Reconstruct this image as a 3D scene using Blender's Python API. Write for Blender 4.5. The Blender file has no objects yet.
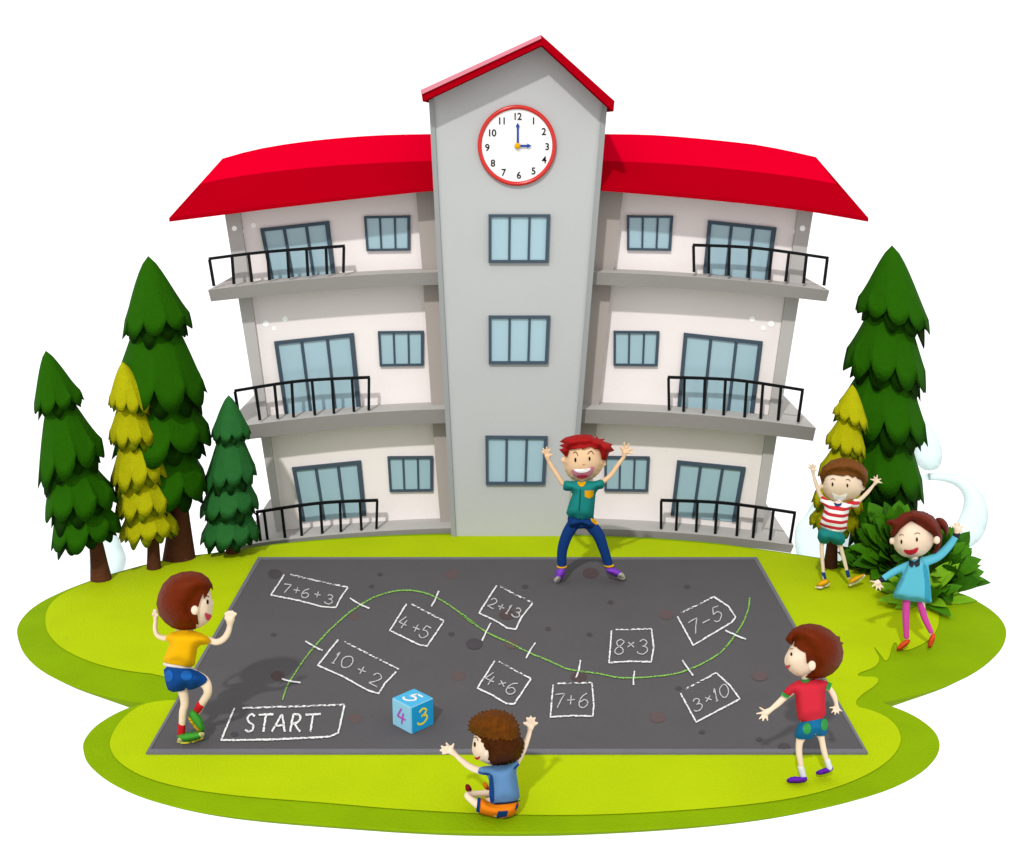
import bpy, bmesh, math, random
import numpy as np
from mathutils import Vector, Matrix
from mathutils.geometry import delaunay_2d_cdt
from mathutils.bvhtree import BVHTree

random.seed(7)
R_ = math.radians
S = bpy.context.scene
COL = S.collection

# ------------------------------------------------------------------ camera
F = 1200.0
PITCH = math.atan((424.5-121.0)/F)
CAM = Vector((0, 0, 4.0))
FW = Vector((0, math.cos(PITCH), -math.sin(PITCH)))
UP = Vector((0, math.sin(PITCH), math.cos(PITCH)))
cd = bpy.data.cameras.new('camera'); cam = bpy.data.objects.new('camera', cd); COL.objects.link(cam)
cd.sensor_width = 36; cd.lens = F/1024*36; cd.clip_end = 500; cd.clip_start = 0.05
cam.location = CAM; cam.rotation_euler = (math.pi/2-PITCH, 0, 0)
S.camera = cam

def ray(u, v):
    return FW + Vector((1, 0, 0))*((u-512)/F) + UP*((424.5-v)/F)
def W(u, v, Y):                      # point on the upright plane y = Y
    d = ray(u, v); return CAM + d*(Y/d.y)
def G(u, v, z=0.0):                  # point on the level plane z
    d = ray(u, v); return CAM + d*((z-CAM.z)/d.z)
def PX(p):                           # metres per photo pixel at a point
    return (p-CAM).dot(FW)/F
def Z(ox, oy, s):                    # surveyed coordinates of a detail sheet -> picture coordinates
    def f(*pts):
        if len(pts) == 1 and isinstance(pts[0], list): pts = pts[0]
        out = [(ox+p[0]/s, oy+p[1]/s)+tuple(p[2:]) for p in pts]
        return out
    f.s = s
    return f

# ------------------------------------------------------------------ world and light
w = bpy.data.worlds.new('World'); S.world = w; w.use_nodes = True
bg = w.node_tree.nodes['Background']; bg.inputs[0].default_value = (1, 1, 1, 1); bg.inputs[1].default_value = 1.27
sd = bpy.data.lights.new('sun', 'SUN'); sd.energy = 2.4; sd.angle = R_(2); sd.color = (1, .98, .95)
sun = bpy.data.objects.new('sun', sd); COL.objects.link(sun); sun.location = (-3, -3, 10)
sun.rotation_euler = Vector((0.2, 0.74, -0.70)).to_track_quat('-Z', 'Y').to_euler()
S.view_settings.view_transform = 'Standard'; S.view_settings.look = 'None'
S.view_settings.exposure = 0; S.view_settings.gamma = 1

# ------------------------------------------------------------------ materials
def lin(h):
    h = h.lstrip('#'); o = []
    for i in (0, 2, 4):
        c = int(h[i:i+2], 16)/255
        o.append(c/12.92 if c <= .04045 else ((c+.055)/1.055)**2.4)
    return o
KV = 1.45; KG = 1.6
MATS = {}
def mat(hexc, k=KV, rough=.75, noise=.04, scale=9, bump=.0, spec=.06, key=None, bscale=None):
    kk = (hexc, k, rough, noise, scale, bump, key)
    if kk in MATS: return MATS[kk]
    if k < 1.6: k *= 1.17
    c = [min(.9, x/k) for x in lin(hexc)]
    m = bpy.data.materials.new(key or 'paint'); m.use_nodes = True
    nt = m.node_tree; b = nt.nodes['Principled BSDF']
    b.inputs['Roughness'].default_value = rough
    b.inputs['Specular IOR Level'].default_value = spec
    tc = nt.nodes.new('ShaderNodeTexCoord'); nz = nt.nodes.new('ShaderNodeTexNoise')
    nz.inputs['Scale'].default_value = scale; nz.inputs['Detail'].default_value = 5
    nt.links.new(tc.outputs['Object'], nz.inputs['Vector'])
    mx = nt.nodes.new('ShaderNodeMix'); mx.data_type = 'RGBA'
    mx.inputs[6].default_value = [x*(1-noise*2) for x in c]+[1]
    mx.inputs[7].default_value = [min(1, x*(1+noise*2)) for x in c]+[1]
    nt.links.new(nz.outputs['Fac'], mx.inputs[0]); nt.links.new(mx.outputs[2], b.inputs['Base Color'])
    if bump:
        n2 = nt.nodes.new('ShaderNodeTexNoise'); n2.inputs['Scale'].default_value = bscale or scale*9; n2.inputs['Detail'].default_value = 4
        nt.links.new(tc.outputs['Object'], n2.inputs['Vector'])
        bp = nt.nodes.new('ShaderNodeBump'); bp.inputs['Strength'].default_value = bump; bp.inputs['Distance'].default_value = .02
        nt.links.new(n2.outputs['Fac'], bp.inputs['Height']); nt.links.new(bp.outputs['Normal'], b.inputs['Normal'])
    MATS[kk] = m
    return m

# ------------------------------------------------------------------ objects
def origin(o):
    v = Vector((0, 0, 0))
    while o: v += o.location; o = o.parent
    return v
def link(name, me, mats, parent=None, smooth=False, loc=None):
    o = bpy.data.objects.new(name, me)
    for m in (mats if isinstance(mats, (list, tuple)) else [mats]): me.materials.append(m)
    if parent: o.parent = parent; off = origin(parent)
    elif loc is not None: o.location = loc; off = Vector(loc)
    else: off = Vector((0, 0, 0))
    if off.length > 0: me.transform(Matrix.Translation(-off))
    COL.objects.link(o)
    if smooth:
        me.polygons.foreach_set('use_smooth', [True]*len(me.polygons))
    me.update()
    return o
def tag(o, label=None, cat=None, group=None, kind=None):
    if label: o['label'] = label
    if cat: o['category'] = cat
    if group: o['group'] = group
    if kind: o['kind'] = kind
    return o
def thing(name, label, cat, loc, group=None):
    o = bpy.data.objects.new(name, None); COL.objects.link(o); o.location = loc; o.empty_display_size = .1
    return tag(o, label, cat, group)
class MB:
    def __init__(s): s.v = []; s.f = []; s.m = []
    def add(s, vs, fs, mi=0):
        n = len(s.v); s.v += [Vector(x) for x in vs]; s.f += [tuple(i+n for i in f) for f in fs]; s.m += [mi]*len(fs)
    def prism(s, poly, Y0, Y1, mi=0):            # outline in picture coordinates of plane Y0, pushed straight back to Y1
        a = [W(u, v, Y0) for u, v in poly]; b = [Vector((p.x, Y1, p.z)) for p in a]; n = len(a)
        s.add(a+b, [tuple(range(n)), tuple(range(2*n-1, n-1, -1))]+[(i, n+i, n+(i+1) % n, (i+1) % n) for i in range(n)], mi)
    def bar(s, p, q, r, up=(0, 1, 0), mi=0):
        p = Vector(p); q = Vector(q); d = (q-p).normalized(); a = d.cross(Vector(up)).normalized()*r; b = d.cross(a).normalized()*r
        vs = [p+a+b, p-a+b, p-a-b, p+a-b, q+a+b, q-a+b, q-a-b, q+a-b]
        s.add(vs, [(0, 1, 2, 3), (7, 6, 5, 4)]+[(i, i+4, (i+1) % 4+4, (i+1) % 4) for i in range(4)], mi)
    def box(s, c, x, y, z, mi=0):
        c = Vector(c); x = Vector(x); y = Vector(y); z = Vector(z)
        vs = [c+x*i+y*j+z*k for k in (-1, 1) for i, j in ((-1, -1), (1, -1), (1, 1), (-1, 1))]
        s.add(vs, [(3, 2, 1, 0), (4, 5, 6, 7)]+[(i, (i+1) % 4, (i+1) % 4+4, i+4) for i in range(4)], mi)
    def mesh(s, name):
        me = bpy.data.meshes.new(name); me.from_pydata([tuple(x) for x in s.v], [], s.f)
        me.polygons.foreach_set('material_index', s.m)
        bm = bmesh.new(); bm.from_mesh(me); bmesh.ops.recalc_face_normals(bm, faces=bm.faces); bm.to_mesh(me); bm.free()
        return me
    def build(s, name, mats, parent=None, smooth=False, loc=None):
        return link(name, s.mesh(name), mats, parent, smooth, loc)

def bevel(o, wd=.01, seg=2):
    me = o.data; bm = bmesh.new(); bm.from_mesh(me)
    bmesh.ops.bevel(bm, geom=[e for e in bm.edges if e.calc_face_angle(0) > .5], offset=wd, segments=seg, affect='EDGES', profile=.5, clamp_overlap=True)
    bm.to_mesh(me); bm.free(); return o

# ------------------------------------------------------------------ 2-D helpers
def chaikin(p, n=2):
    for _ in range(n):
        q = []
        for i in range(len(p)):
            a = p[i]; b = p[(i+1) % len(p)]
            q.append((a[0]*.75+b[0]*.25, a[1]*.75+b[1]*.25)); q.append((a[0]*.25+b[0]*.75, a[1]*.25+b[1]*.75))
        p = q
    return p
def dense(p, s):
    q = []
    for i in range(len(p)):
        a = p[i]; b = p[(i+1) % len(p)]; n = max(1, int(math.hypot(a[0]-b[0], a[1]-b[1])/s))
        for k in range(n): q.append((a[0]+(b[0]-a[0])*k/n, a[1]+(b[1]-a[1])*k/n))
    return q
def spline(pts, n=6):
    pts = [tuple(float(x) for x in p) for p in pts]; out = []
    P = [pts[0]]+pts+[pts[-1]]
    for i in range(1, len(P)-2):
        for k in range(n):
            t = k/n; r = []
            for a, b, c, d in zip(P[i-1], P[i], P[i+1], P[i+2]):
                r.append(.5*(2*b+(c-a)*t+(2*a-5*b+4*c-d)*t*t+(3*b-a-3*c+d)*t**3))
            out.append(tuple(r))
    out.append(pts[-1]); return out
def ell(cx, cy, rx, ry, n=20, rot=0):
    c, s_ = math.cos(rot), math.sin(rot)
    return [(cx+rx*math.cos(a)*c-ry*math.sin(a)*s_, cy+rx*math.cos(a)*s_+ry*math.sin(a)*c) for a in (2*math.pi*i/n for i in range(n))]
def thick(pts, w, n=6):              # line of width w -> outline
    q = spline(pts, n); L = []; Rr = []
    for i, p in enumerate(q):
        a = q[max(0, i-1)]; b = q[min(len(q)-1, i+1)]; dx, dy = b[0]-a[0], b[1]-a[1]; l = math.hypot(dx, dy) or 1
        ww = w/2*(.55+.45*math.sin(math.pi*i/(len(q)-1)))
        L.append((p[0]-dy/l*ww, p[1]+dx/l*ww)); Rr.append((p[0]+dy/l*ww, p[1]-dx/l*ww))
    return L+Rr[::-1]
def triang(poly, s):
    poly = dense(poly, s); P = np.array(poly); n = len(P)
    A = P; B = np.roll(P, -1, 0); D = B-A; L2 = (D**2).sum(1)+1e-12
    def dist(q):
        t = np.clip(((q-A)*D).sum(1)/L2, 0, 1); return math.sqrt((((A+D*t[:, None])-q)**2).sum(1).min())
    def inside(q):
        c = False
        for i in range(n):
            x1, y1 = A[i]; x2, y2 = B[i]
            if (y1 > q[1]) != (y2 > q[1]) and q[0] < (x2-x1)*(q[1]-y1)/(y2-y1)+x1: c = not c
        return c
    x0, y0 = P.min(0); x1, y1 = P.max(0); pts = [tuple(p) for p in poly]; row = 0; y = y0+s*.5
    while y < y1:
        x = x0+(s*.5 if row % 2 else s*.0)
        while x < x1:
            q = np.array((x, y))
            if inside(q) and dist(q) > s*.45: pts.append((x, y))
            x += s
        y += s*.87; row += 1
    vo, eo, fo, *_ = delaunay_2d_cdt([Vector(p) for p in pts], [], [list(range(n))], 1, 1e-4)
    vo = [(p.x, p.y) for p in vo]
    ds = [0 if i < n and False else dist(np.array(p)) for i, p in enumerate(vo)]
    return vo, fo, ds

def bvh(*objs):
    vs = []; fs = []
    for o in objs:
        off = origin(o); n = len(vs)
        vs += [v.co+off for v in o.data.vertices]; fs += [tuple(i+n for i in p.vertices) for p in o.data.polygons]
    return BVHTree.FromPolygons(vs, fs)
def hit(bv, u, v):
    d = ray(u, v).normalized(); h = bv.ray_cast(CAM, d)
    return (h[3] if h[0] is not None else None), d

def shell_mesh(poly, Y, Tf, Tb, R, s=2.5, hosts=None, off=.01, soft=2):
    vo, fo, ds = triang(poly, s); n = len(vo)
    h = np.array([math.sqrt(max(0, 1-(1-min(d/R, 1))**2)) if d > 1e-3 else 0 for d in ds])
    nb = [set() for _ in range(n)]
    for f in fo:
        for i in range(len(f)):
            a, b = f[i], f[(i+1) % len(f)]; nb[a].add(b); nb[b].add(a)
    for _ in range(soft):
        h = np.array([h[i] if ds[i] < 1e-3 else .5*h[i]+.5*np.mean([h[j] for j in nb[i]]) for i in range(n)])
    fr = []; bk = []; dirs = []
    for i, (u, v) in enumerate(vo):
        d = ray(u, v); k = 1/d.y; l = d.length
        f0 = (Y-Tf*h[i])*k*l; b0 = (Y+Tb*h[i])*k*l
        if hosts is not None:
            hh, _d = hit(hosts, u, v)
            if hh is not None: f0 = min(f0, hh-off)
        fr.append(f0); bk.append(b0); dirs.append(d.normalized())
    if hosts is not None:
        fr0 = list(fr)
        for _ in range(2):
            fr = [min(fr0[i], .5*fr[i]+.5*sum(fr[j] for j in nb[i])/max(1, len(nb[i]))) for i in range(n)]
    vs = [CAM+dirs[i]*fr[i] for i in range(n)]+[CAM+dirs[i]*bk[i] for i in range(n)]
    fs = [tuple(f) for f in fo]+[tuple(j+n for j in reversed(f)) for f in fo]
    cnt = {}
    for f in fo:
        for i in range(len(f)):
            a, b = f[i], f[(i+1) % len(f)]; e = (min(a, b), max(a, b)); cnt.setdefault(e, []).append((a, b))
    for e, l in cnt.items():
        if len(l) == 1:
            a, b = l[0]; fs.append((b, a, a+n, b+n))
    return vs, fs
def clean(vs, fs, name):
    me = bpy.data.meshes.new(name); bm = bmesh.new()
    bv = [bm.verts.new(v) for v in vs]
    for f in fs:
        try: bm.faces.new([bv[i] for i in f])
        except ValueError: pass
    bmesh.ops.remove_doubles(bm, verts=bm.verts, dist=1e-4)
    bmesh.ops.dissolve_degenerate(bm, edges=bm.edges, dist=1e-5)
    bmesh.ops.recalc_face_normals(bm, faces=bm.faces); bm.to_mesh(me); bm.free(); return me
def shell(name, poly, Y, Tf, Tb, R, m, parent=None, s=2.5, hosts=None, off=.01, soft=2, rnd=1, loc=None, smooth=True):
    if rnd: poly = chaikin(poly, rnd)
    vs, fs = shell_mesh(poly, Y, Tf, Tb, R, s, hosts, off, soft)
    return link(name, clean(vs, fs, name), m, parent, smooth, loc)
def sticker(name, poly, bv, m, parent, off=.006, s=1.2, rnd=1, back=.012):
    if rnd: poly = chaikin(poly, rnd)
    vo, fo, ds = triang(poly, s); n = len(vo); hs = [hit(bv, u, v) for u, v in vo]
    good = [(vo[i], hs[i][0]) for i in range(n) if hs[i][0] is not None]
    if not good: print('STICKER MISS', name, poly[0]); return None
    dd = []
    for i in range(n):
        h = hs[i][0]
        if h is None: h = min(good, key=lambda g: (g[0][0]-vo[i][0])**2+(g[0][1]-vo[i][1])**2)[1]
        dd.append(h)
    vs = [CAM+hs[i][1]*(dd[i]-off) for i in range(n)]+[CAM+hs[i][1]*(dd[i]+back) for i in range(n)]
    fs = [tuple(f) for f in fo]+[tuple(j+n for j in reversed(f)) for f in fo]; cnt = {}
    for f in fo:
        for i in range(len(f)):
            a, b = f[i], f[(i+1) % len(f)]; cnt.setdefault((min(a, b), max(a, b)), []).append((a, b))
    for e, l in cnt.items():
        if len(l) == 1: a, b = l[0]; fs.append((b, a, a+n, b+n))
    return link(name, clean(vs, fs, name), m, parent, False)

ICO = bmesh.new(); bmesh.ops.create_icosphere(ICO, subdivisions=2, radius=1)
ICV = [v.co.copy() for v in ICO.verts]; ICF = [tuple(v.index for v in f.verts) for f in ICO.faces]; ICO.free()
class Blob:
    """collects capsules and cushions, then grows ONE continuous skin over them"""
    def __init__(s, Y): s.Y = Y; s.v = []; s.f = []
    def raw(s, vs, fs):
        n = len(s.v); s.v += vs; s.f += [tuple(i+n for i in f) for f in fs]
    def ball(s, c, r, ry=None):
        s.raw([c+Vector((v.x*r, v.y*(ry or r), v.z*r)) for v in ICV], ICF)
    def tube(s, pts):                # (u, v, r_px[, dy])
        q = spline([(p[0], p[1], p[2], p[3] if len(p) > 3 else 0) for p in pts], 5)
        P = [(W(u, v, s.Y+dy), r) for u, v, r, dy in q]
        P = [(c, r*1.08*PX(c)) for c, r in P]
        last = None
        for i, (c, r) in enumerate(P):
            if last is None: s.ball(c, r); last = (c, r); continue
            L = (c-last[0]).length; n = max(1, int(L/(.3*min(r, last[1]))+.5))
            for k in range(1, n+1): s.ball(last[0].lerp(c, k/n), last[1]+(r-last[1])*k/n)
            last = (c, r)
    def ellip(s, u, v, rx, ry, depth=1.0, dy=0):
        c = W(u, v, s.Y+dy); k = PX(c); s.raw([c+Vector((a.x*rx*k, a.y*depth*min(rx, ry)*k, a.z*ry*k)) for a in ICV], ICF)
    def pillow(s, poly, T, R, dy=0, rnd=1, sp=2.5):
        vs, fs = shell_mesh(chaikin(poly, rnd) if rnd else poly, s.Y+dy, T, T, R, sp)
        me = clean(vs, fs, 'x'); s.raw([v.co.copy() for v in me.vertices], [tuple(p.vertices) for p in me.polygons]); bpy.data.meshes.remove(me)
    def hand(s, palm, pr, tips, wrist, fr=None, dy=0, curl=-.02):
        s.tube([(wrist[0], wrist[1], pr*.62, dy), (palm[0], palm[1], pr*.85, dy)])
        c = W(palm[0], palm[1], s.Y+dy); k = PX(c); s.raw([c+Vector((a.x*pr*k, a.y*pr*.62*k, a.z*pr*k)) for a in ICV], ICF)
        fr = (fr or pr*.27)*1.12
        for tx, ty in tips:
            tx += (tx-palm[0])*.14; ty += (ty-palm[1])*.14
            mx, my = palm[0]*.45+tx*.55, palm[1]*.45+ty*.55
            s.tube([(palm[0]*.8+tx*.2, palm[1]*.8+ty*.2, fr*1.25, dy), (mx, my, fr*1.12, dy+curl*.4), (tx, ty, fr*.85, dy+curl)])
    def build(s, name, m, parent, vox=.006, smooth=4):
        me = bpy.data.meshes.new(name); me.from_pydata([tuple(x) for x in s.v], [], s.f)
        o = bpy.data.objects.new('tmp', me); COL.objects.link(o)
        r = o.modifiers.new('r', 'REMESH'); r.mode = 'VOXEL'; r.voxel_size = vox
        r2 = o.modifiers.new('s', 'SMOOTH'); r2.iterations = smooth; r2.factor = .5
        dg = bpy.context.evaluated_depsgraph_get(); dg.update()
        out = bpy.data.meshes.new_from_object(o.evaluated_get(dg)); out.name = name
        bpy.data.objects.remove(o); bpy.data.meshes.remove(me); out.materials.clear()
        return link(name, out, m, parent, True)

# ================================================================== SETTING: the green, the asphalt
zI = Z(0, 500, 2.431); zJ = Z(760, 500, 2.4318)
rim = ([(350, 537), (270, 544), (232, 550.5), (180, 557), (150, 563), (100, 577)]
       + zI((155, 220), (85, 255), (48, 292), (38, 325), (60, 380), (120, 427), (220, 465), (300, 482), (350, 491))
       + zI((352, 494), (300, 508), (235, 545), (205, 580), (200, 605), (212, 640), (270, 688), (370, 730), (500, 758), (632, 774))
       + [(330, 824), (420, 830.5), (512, 832), (600, 830.5), (690, 825)]
       + zJ((0, 772), (130, 750), (290, 712), (390, 665), (435, 618), (438, 585), (420, 555), (370, 520), (300, 494))
       + zJ((296, 490), (420, 462), (520, 422), (585, 368), (603, 325), (588, 288), (540, 250), (460, 215), (340, 178), (200, 149), (90, 132), (0, 119))
       + [(700, 541), (620, 536), (512, 533), (430, 533.5)])
def level(poly, z, s=None):
    return [G(u, v, z) for u, v in poly]
lawn_dark = mat('#8fb302', KG, .9, .07, 3.0, .35, .04, 'dark_turf', 60)
lawn_light = mat('#bed60a', KG, .9, .045, 2.2, .35, .04, 'light_turf', 70)
soil = mat('#6b4a2a', KG, .95, .2, 5, .5, .04, 'soil')
pl = dense(chaikin(rim, 2), 7); top = level(pl, -.006); n = len(top)
cx = sum(p.x for p in top)/n; cy = sum(p.y for p in top)/n
def ring(fa, fb, z):
    out = []
    for (u, v), p in zip(pl, top):
        t = min(1, max(0, (p.y-9.2)/1.6)); f = fa+(fb-fa)*t
        out.append(Vector((cx+(p.x-cx)*f, cy+(p.y-cy)*f, z)))
    return out
me = MB()
r1 = ring(.9995, 1.004, -.02); r2 = ring(.975, 1.05, -.07); r3 = ring(.86, 1.14, -.24)
me.add(top+r1+r2+r3, [tuple(range(n))]+[(i+k*n, (i+1) % n+k*n, (i+1) % n+(k+1)*n, i+(k+1)*n) for k in range(2) for i in range(n)], 0)
me.add([Vector(p) for p in r2+r3], [(i, (i+1) % n, (i+1) % n+n, i+n) for i in range(n)], 0)
me.add([Vector(p) for p in r3], [tuple(range(n-1, -1, -1))], 1)
g = me.build('ground', [lawn_dark, soil]); tag(g, kind='structure')

light = ([(350, 538), (270, 545), (232, 551.5), (180, 558), (150, 564), (100, 578)]
         + zI((155, 223), (118, 255), (108, 290), (115, 325), (150, 362), (220, 395), (300, 415), (412, 427))
         + [(200, 700)]
         + zI((360, 487), (300, 525), (268, 575), (266, 605), (290, 640), (350, 675), (450, 702), (560, 717), (632, 724))
         + [(330, 803), (400, 809.5), (512, 815), (600, 815), (690, 810)]
         + zJ((0, 738), (130, 716), (240, 680), (315, 635), (346, 590), (335, 548), (290, 515), (212, 497)))
tail = zJ((212, 497), (312, 430), (216, 429), (300, 400), (272, 350), (290, 372), (310, 400), (326, 335), (342, 372), (400, 350), (430, 320), (437, 285), (428, 250), (400, 215), (330, 179), (200, 151), (90, 134), (0, 121)) + [(700, 542.5), (620, 537.5), (512, 534.5), (430, 535)]
m1 = MB(); P = level(dense(chaikin(light+tail[1:], 2), 12), 0.0); m1.add(P, [tuple(range(len(P)))])
lt = m1.mesh('x'); bm = bmesh.new(); bm.from_mesh(lt); bmesh.ops.triangulate(bm, faces=bm.faces, ngon_method='EAR_CLIP')
bmesh.ops.recalc_face_normals(bm, faces=bm.faces)
if sum(f.normal.z for f in bm.faces) < 0: bmesh.ops.reverse_faces(bm, faces=bm.faces)
bm.to_mesh(lt); bm.free()
o = link('lawn', lt, lawn_light); tag(o, kind='structure')
# small darker tufts of turf inside the light lawn on the left
m1 = MB(); P = level(zI((412, 427), (355, 440), (440, 462), (440, 440)), .004); m1.add(P, [tuple(range(len(P)))])

AZ = .012
asp_m = mat('#666466', KG, .92, .035, 1.7, .5, .04, 'asphalt', 160)
asp = [(258, 557), (757, 557), (868, 752.5), (146, 752.5)]
A = [G(u, v, AZ) for u, v in asp]
m1 = MB(); m1.add(A+[Vector((p.x, p.y, -.03)) for p in A], [(0, 1, 2, 3), (7, 6, 5, 4)]+[(i, (i+1) % 4, (i+1) % 4+4, i+4) for i in range(4)])
asphalt = m1.build('playground', asp_m); tag(asphalt, kind='structure')
ins = [(260.8, 559), (754.2, 559), (863.2, 748.8), (150.8, 748.8)]
A1 = [G(u, v, AZ+.004) for u, v in asp]; B1 = [G(u, v, AZ+.004) for u, v in ins]
m1 = MB(); m1.add(A1+B1, [(i, (i+1) % 4, (i+1) % 4+4, i+4) for i in range(4)])
m1.add([Vector((p.x, p.y, AZ-.02)) for p in A1]+A1, [(i, (i+1) % 4, (i+1) % 4+4, i+4) for i in range(4)])
m1.add([Vector((p.x, p.y, AZ-.02)) for p in B1]+B1, [(i, (i+1) % 4, (i+1) % 4+4, i+4) for i in range(4)])
m1.build('kerb_strip', mat('#7b7b80', KG, .85, .05, 5, .3, .04, 'kerb'), asphalt)
# stains on the asphalt
zP = Z(200, 560, 3.413); zR2 = Z(460, 560, 3.2)
st_b = mat('#6b5c5c', KG, .9, .06, 8, .3, .04, 'stain'); st_d = mat('#545054', KG, .9, .06, 8, .3, .04, 'dark stain')
stains = [(zP((255, 48))[0], 7, 5, 1), (zP((265, 395))[0], 7, 5, 2), (zP((525, 192))[0], 5, 4, 0), (zP((530, 540))[0], 7, 5, 0), (zP((858, 48))[0], 7, 5, 0),
          (zP((882, 395))[0], 7, 5, 0), (zP((938, 288))[0], 8, 5, 1), (zP((118, 595))[0], 4, 2.5, 1), (zP((252, 255))[0], 3, 2, 1), (zP((586, 90))[0], 2.5, 1.8, 1),
          (zP((858, 252))[0], 3, 2, 1), (zR2((418, 42))[0], 8, 5.5, 2), (zR2((662, 175))[0], 7, 5, 0), (zR2((632, 503))[0], 8, 5.5, 0), (zR2((960, 372))[0], 8, 5, 0),
          (zR2((380, 375))[0], 8, 5, 2), (zR2((165, 268))[0], 7, 5, 0), (zR2((150, 175))[0], 8, 5, 2), (zR2((282, 220))[0], 3, 2, 1), (zR2((482, 135))[0], 3, 2, 1),
          (zR2((415, 238))[0], 3, 2, 1), (zR2((726, 85))[0], 3, 2, 1), (zR2((775, 550))[0], 3, 2, 1), (zR2((700, 410))[0], 3, 2, 1), (zR2((208, 85))[0], 3, 2, 1), (zR2((45, 268))[0], 8, 5.5, 1),
          ((784, 746), 6, 3.2, 1), ((760, 676), 8, 4.5, 0), ((759, 739), 3, 2, 1), ((380, 572+2), 2.5, 1.8, 1)]
stm = {0: st_b, 1: st_d, 2: mat('#5e4f50', KG, .9, .06, 8, .3, .04, 'brown stain')}
for si, (c, rx, ry, k) in enumerate(stains):
    m1 = MB(); e = ell(c[0], c[1], rx, ry, 22); e = [(x+random.uniform(-.3, .3), y+random.uniform(-.2, .2)) for x, y in e]
    m1.add([G(u, v, AZ+.0012+.00012*si) for u, v in e], [tuple(range(22))]); m1.build('stain', stm[k], asphalt)

# ================================================================== chalk
def chalk_mat(hexc, cover=.5, sc=75):
    m = bpy.data.materials.new('chalk'); m.use_nodes = True; nt = m.node_tree; b = nt.nodes['Principled BSDF']
    b.inputs['Base Color'].default_value = [min(.95, x/KG) for x in lin(hexc)]+[1]; b.inputs['Roughness'].default_value = 1; b.inputs['Specular IOR Level'].default_value = 0
    tc = nt.nodes.new('ShaderNodeTexCoord'); nz = nt.nodes.new('ShaderNodeTexNoise'); nz.inputs['Scale'].default_value = sc; nz.inputs['Detail'].default_value = 3
    mr = nt.nodes.new('ShaderNodeMapRange'); mr.inputs[1].default_value = cover-.09; mr.inputs[2].default_value = cover+.05; mr.inputs[3].default_value = 0; mr.inputs[4].default_value = 1
    nt.links.new(tc.outputs['Object'], nz.inputs['Vector']); nt.links.new(nz.outputs['Fac'], mr.inputs[0]); nt.links.new(mr.outputs[0], b.inputs['Alpha'])
    return m
ck = chalk_mat('#ffffff', .40); ck_dash = chalk_mat('#ffffff', .5, 38); ck_thin = chalk_mat('#d0d0d0', .36); ck_green = chalk_mat('#93cf60', .45, 45)
CZ = AZ+.008
def stroke(mb, pts, wpx, gaps=0.0, mi=0, n=8, jit=.25, z=CZ):
    q = spline(pts, n) if len(pts) > 2 else [pts[0], pts[1]]
    d = []
    for a, b in zip(q, q[1:]):
        k = max(1, int(math.hypot(a[0]-b[0], a[1]-b[1])/1.6))
        d += [(a[0]+(b[0]-a[0])*i/k, a[1]+(b[1]-a[1])*i/k) for i in range(k)]
    d.append(q[-1]); prev = None; gap = 0
    for i, p in enumerate(d):
        a = d[max(0, i-1)]; b = d[min(len(d)-1, i+1)]; dx, dy = b[0]-a[0], b[1]-a[1]; l = math.hypot(dx, dy) or 1
        ww = wpx/2*random.uniform(1-jit, 1+jit); jx = random.uniform(-.12, .12)*wpx
        L = G(p[0]-dy/l*(ww+jx), p[1]+dx/l*(ww+jx), z); Rr = G(p[0]+dy/l*(ww-jx), p[1]-dx/l*(ww-jx), z)
        if gap > 0: gap -= 1; prev = None; continue
        if prev: mb.add([prev[0], prev[1], Rr, L], [(0, 1, 2, 3)], mi)
        prev = (L, Rr)
        if random.random() < gaps: gap = 1
GL = {
 '0': [[(.5, 1), (.15, .8), (.05, .45), (.25, .08), (.55, 0), (.88, .25), (.95, .6), (.8, .92), (.5, 1)]],
 '1': [[(.25, .7), (.55, 1), (.5, .5), (.42, 0)], [(.15, .0), (.7, .02)]],
 '2': [[(.12, .72), (.3, .97), (.65, .97), (.85, .75), (.6, .4), (.1, .05)], [(.1, .05), (.95, .0)]],
 '3': [[(.15, .85), (.45, 1), (.8, .85), (.7, .62), (.4, .53)], [(.4, .53), (.8, .5), (.95, .25), (.6, .02), (.15, .08), (.05, .2)]],
 '4': [[(.45, 1), (.25, .7), (.05, .38)], [(.05, .38), (.95, .38)], [(.7, .75), (.62, .4), (.58, 0)]],
 '5': [[(.85, .98), (.3, 1)], [(.3, 1), (.18, .55)], [(.18, .55), (.6, .62), (.9, .38), (.65, .05), (.3, 0), (.08, .15)]],
 '6': [[(.75, 1), (.35, .8), (.1, .45), (.15, .12), (.5, 0), (.85, .15), (.9, .42), (.55, .55), (.18, .38)]],
 '7': [[(.05, .9), (.5, .95), (.95, .98)], [(.95, .98), (.65, .5), (.4, 0)]],
 '8': [[(.85, .85), (.5, 1), (.18, .85), (.3, .6), (.75, .4), (.85, .15), (.5, 0), (.1, .15), (.2, .4), (.6, .6), (.85, .85)]],
 '+': [[(.1, .45), (.95, .5)], [(.5, .9), (.52, .05)]], 'x': [[(.2, .75), (.85, .2)], [(.8, .75), (.2, .2)]], '-': [[(.1, .45), (.95, .5)]],
 'S': [[(.85, .88), (.5, 1), (.18, .8), (.35, .55), (.75, .4), (.8, .15), (.45, 0), (.08, .12)]],
 'T': [[(.0, .97), (1, 1)], [(.5, .98), (.45, 0)]], 'A': [[(.0, 0), (.3, .55), (.55, 1)], [(.55, 1), (.75, .5), (.92, 0)], [(.2, .35), (.82, .37)]],
 'R': [[(.15, 0), (.2, .5), (.25, 1)], [(.25, 1), (.7, .97), (.85, .75), (.6, .52), (.22, .47)], [(.4, .48), (.65, .25), (.95, 0)]]}
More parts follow.
